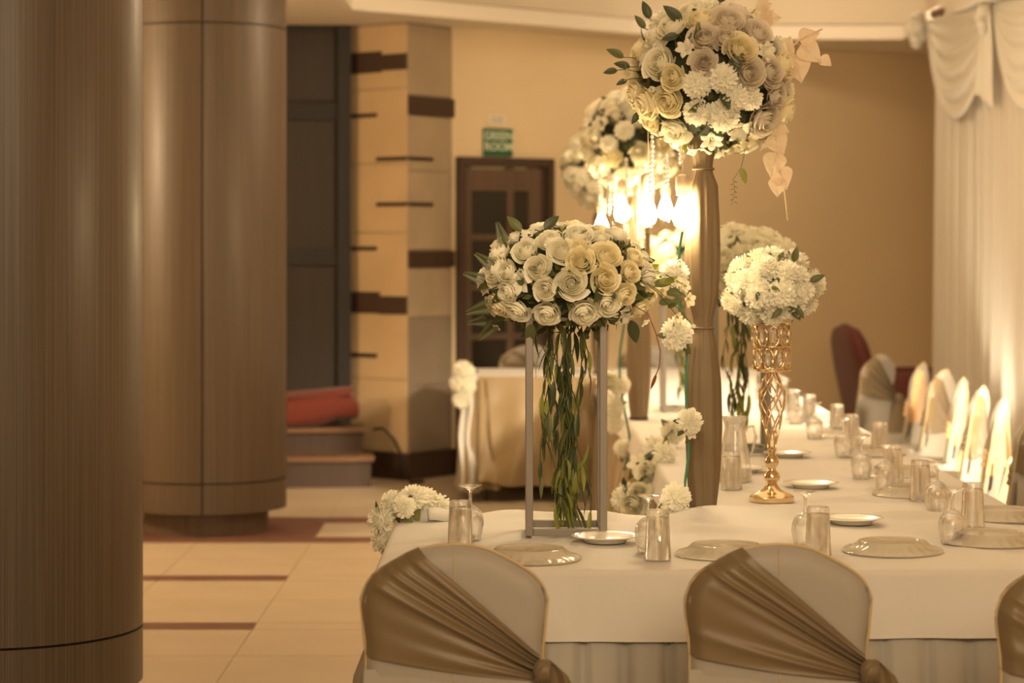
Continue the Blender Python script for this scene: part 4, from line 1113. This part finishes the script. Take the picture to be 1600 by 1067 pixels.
lamp(940, 328, 11.0, 1.93, 'dimmest looking lowest bulb on the left of the glowing cluster', 1.2)
lamp(1040, 300, 10.9, 1.93, 'glowing bulb under the second flower globe near the wrapped pole', 1.2)

# ---- hanging flower strings on green wire
def string(label, pts, flowers, seed, r=.004):
    R = random.Random(seed)
    base = pts[-1]
    o = thing('flower_string', label, 'flower string', base)
    P = [Vector(p)-base for p in pts]
    Q = []
    for i in range(len(P)-1):
        for k in range(6):
            t = k/6; p0 = P[max(0, i-1)]; p1 = P[i]; p2 = P[i+1]; p3 = P[min(len(P)-1, i+2)]
            Q.append(.5*((2*p1)+(p2-p0)*t+(2*p0-5*p1+4*p2-p3)*t*t+(3*p1-p0-3*p2+p3)*t**3))
    Q.append(P[-1])
    MB().tube(Q, r, 6).build('green_wire', M_stem, o)
    for (p, rr_, kind, lv) in flowers:
        q = p-base
        flower(o, kind, q, (R.uniform(-.4, .2), -1, R.uniform(.1, .6)), rr_, R)
        for k in range(lv):
            a = R.uniform(0, 6); leaf(o, R.choice([LEAFM, LEAFD, LEAFM]), q+Vector((0, .01, -.01)), (math.cos(a), -.2, math.sin(a)*.6-.2), (0, -1, .4), rr_*R.uniform(.9, 1.3))
    return o
Yp = 6.97
string('green wire strung with white chrysanthemums down the nearest wrapped pole',
       [at(1066, 362, Yp), at(1061, 400, Yp), at(1060, 470, Yp-.01), at(1072, 540, Yp-.02), at(1072, 620, Yp-.03), at(1076, 700, Yp-.03), at(1070, 760, Yp-.03), at(1073, 792, Yp-.02)],
       [(at(1052, 425, Yp-.03), .046, 'mum', 3), (at(1038, 440, Yp-.02), .028, 'lilyy', 2), (at(1060, 521, Yp-.05), .052, 'mum', 3), (at(1077, 655, Yp-.06), .042, 'mum', 3), (at(1080, 676, Yp-.05), .022, 'lily', 2), (at(1056, 776, Yp-.05), .048, 'mum', 2), (at(1046, 790, Yp-.04), .035, 'mum', 1)], 3)
Yq = 10.3
string('green wire strung with white flowers down the second wrapped pole',
       [at(985, 420, Yq), at(976, 500, Yq), at(968, 560, Yq), at(972, 620, Yq), at(984, 690, Yq), at(975, 735, Yq)],
       [(at(968, 600, Yq), .052, 'mum', 1), (at(960, 632, Yq), .055, 'mum', 1), (at(957, 660, Yq), .05, 'mum', 0), (at(974, 700, Yq), .045, 'mum', 1), (at(950, 595, Yq), .045, 'rose', 1)], 5, .005)
# ---- garlands on table edges
def garland(label, items, base, seed, wire=True):
    R = random.Random(seed); base = Vector(base); o = thing('flower_garland', label, 'garland', base)
    if wire: MB().tube([Vector(p)-base for p, *_ in items], .006, 6).build('garland_wire', M_leafm, o)
    for (p, r_, kind, n) in items:
        q = Vector(p)-base; flower(o, kind, q, n, r_, R)
        for k in range(2):
            a = R.uniform(0, 6); leaf(o, R.choice([LEAFM, LEAFD, LEAFL]), q-Vector(n).normalized()*r_*.5, (math.cos(a), -.3, math.sin(a)), n, r_*R.uniform(1.0, 1.5))
    return o
Yg = 6.72
garland('curved garland of white chrysanthemums over the left end of the near table', [
    (at(592, 845, Yg), .040, 'mum', (-1, -.6, .0)), (at(590, 812, Yg), .046, 'mum', (-1, -.6, .3)), (at(612, 783, Yg+.02), .046, 'mum', (-.6, -.6, .8)), (at(630, 790, Yg-.03), .035, 'mum', (-.3, -1, .5)),
    (at(645, 772, Yg+.05), .044, 'mum', (-.2, -.6, 1)), (at(667, 776, Yg+.08), .042, 'mum', (.1, -.6, 1)), (at(688, 786, Yg+.1), .040, 'mum', (.4, -.5, .8)), (at(703, 800, Yg+.12), .032, 'mum', (.8, -.5, .4))], at(600, 850, Yg), 4)
garland('white flower cluster on the left corner of the rear cross table', [
    (at(722, 575, 14.28), .062, 'mum', (-.2, -.8, .6)), (at(716, 598, 14.27), .066, 'mum', (-.4, -1, .1)), (at(730, 602, 14.28), .06, 'mum', (.3, -1, .2)), (at(720, 625, 14.28), .062, 'mum', (-.2, -1, -.2)), (at(733, 580, 14.30), .05, 'mum', (.4, -1, .6))], at(722, 630, 14.3), 6)
Yh = 8.7
garland('loose cluster of white flowers on the table edge left of the wrapped pole', [
    (at(1050, 672, Yh+.6), .055, 'mum', (-.3, -1, .6)), (at(1022, 700, Yh), .055, 'mum', (-.5, -1, .4)), (at(1040, 706, Yh-.05), .05, 'mum', (.2, -1, .5)), (at(995, 725, Yh), .045, 'lily', (-.5, -1, .2)), (at(1012, 740, Yh-.1), .045, 'rose', (-.3, -1, 0)),
    (at(970, 780, Yh-.1), .048, 'mum', (-.6, -1, .1)), (at(988, 790, Yh-.15), .05, 'rose', (-.3, -1, -.2)), (at(975, 765, Yh-.1), .035, 'lily', (-.6, -1, .4)), (at(1000, 770, Yh-.15), .04, 'rose', (0, -1, 0))], at(1010, 760, Yh), 8)

# ================================================================== CURTAIN, ARMCHAIR
CU0, CU1 = Vector((2.775, 15.5, 0)), Vector((3.30, 13.2, 0))
cu = thing('stage_curtain', 'floor length cream pleated curtain with satin swag at the right', 'curtain', CU0, math.atan2((CU1-CU0).y, (CU1-CU0).x))
Lc = (CU1-CU0).length
def curt(u, v):
    s = u*Lc; z = 3.06-3.04*v
    d = .030*math.sin(s*42+.6*math.sin(s*9))+.016*math.sin(s*95+1)+.012*math.sin(s*17)
    d *= .55+.45*v
    return (s+.03*(1-v)*math.exp(-s*3)-.015*v*math.exp(-s*4), -d, z)
MB().grid(curt, 320, 24).build('pleated_panel', M_curt, cu)
def swag(u, v, s0=.03, wd=1.02, drop=.62):
    x = s0+wd*u; sag = math.sin(PI*u)**.8
    z = 3.06-.012-(.05+drop*sag)*v**1.05-.02
    f = math.sin(v*34+.5*math.sin(u*3))
    return (x-.03*math.sin(2*PI*u)*v, -.075-.055*math.sin(PI*u)*math.sin(PI*min(1, v*.9))-.014*f*(.35+sag*.7), z)
MB().grid(swag, 50, 60).build('swag', M_swag, cu)
MB().grid(lambda u, v: swag(u, v, 1.06, 1.0, .62), 50, 60).build('swag', M_swag, cu)
def cascade(u, v, s0=1.02):
    return (s0+(u-.5)*(.10+.16*v)+.02*math.sin(v*5), -.11-.02*math.sin(u*PI*5), 3.05-.55*v-.1*u*v)
MB().grid(cascade, 30, 12).build('cascade', M_swag, cu)
for s0 in (.0, 1.04):
    b = MB(); R = random.Random(3)
    for k in range(16):
        a = R.uniform(0, 2*PI); q = R.uniform(.02, .06)
        b.ball((s0+.6*q*math.cos(a), -.12+R.uniform(-.04, .02), 2.98+1.6*q*math.sin(a)), (R.uniform(.022, .04), R.uniform(.03, .05), R.uniform(.03, .055)), 10, 7)
    b.build('rosette', M_swag, cu)
MB().tube([(-.03, 0, 3.075), (Lc+.05, 0, 3.075)], .03, 10).build('rail', M_step, cu)
# red armchair behind the row
ac = thing('armchair', 'dark red upholstered armchair by the rear wall beside the curtain', 'armchair', (2.74, 16.35, 0), math.radians(-80))
def acback(u, v):
    a = 2*PI*u; ca, sa = math.cos(a), math.sin(a); t = v
    hw = lerp_tab([(0, .30), (.6, .33), (.85, .29), (.95, .2), (1, .02)], t); th = lerp_tab([(0, .09), (.8, .07), (.95, .05), (1, .01)], t)
    return (hw*math.copysign(abs(ca)**.5, ca), -.30-.16*t+th*math.copysign(abs(sa)**.7, sa), .30+.72*t)
MB().grid(acback, 32, 18, cu=True).build('backrest', M_redup, ac)
MB().box(-.32, .32, -.28, .34, .22, .45).build('seat', M_redup, ac, bevel=.05)
for s in (-1, 1):
    MB().box(s*.36-.07, s*.36+.07, -.32, .32, .2, .70).build('armrest', M_redup, ac, bevel=.05)
    for y_ in (-.26, .28): MB().tube([(s*.34, y_, 0), (s*.34, y_, .22)], .025, 8).build('leg', M_dark, ac)
# small floor uplight that washes the curtain
ul = thing('floor_uplight', 'small uplight on the floor shining on the curtain behind the chairs', 'lamp', (2.82, 14.3, 0))
MB().lathe([(.0, 0), (.09, 0), (.09, .02), (.05, .03), (.05, .15), (.07, .16), (.075, .2), (.06, .2), (.05, .17), (0, .165)], 20).build('housing', M_black, ul, sharp=40)
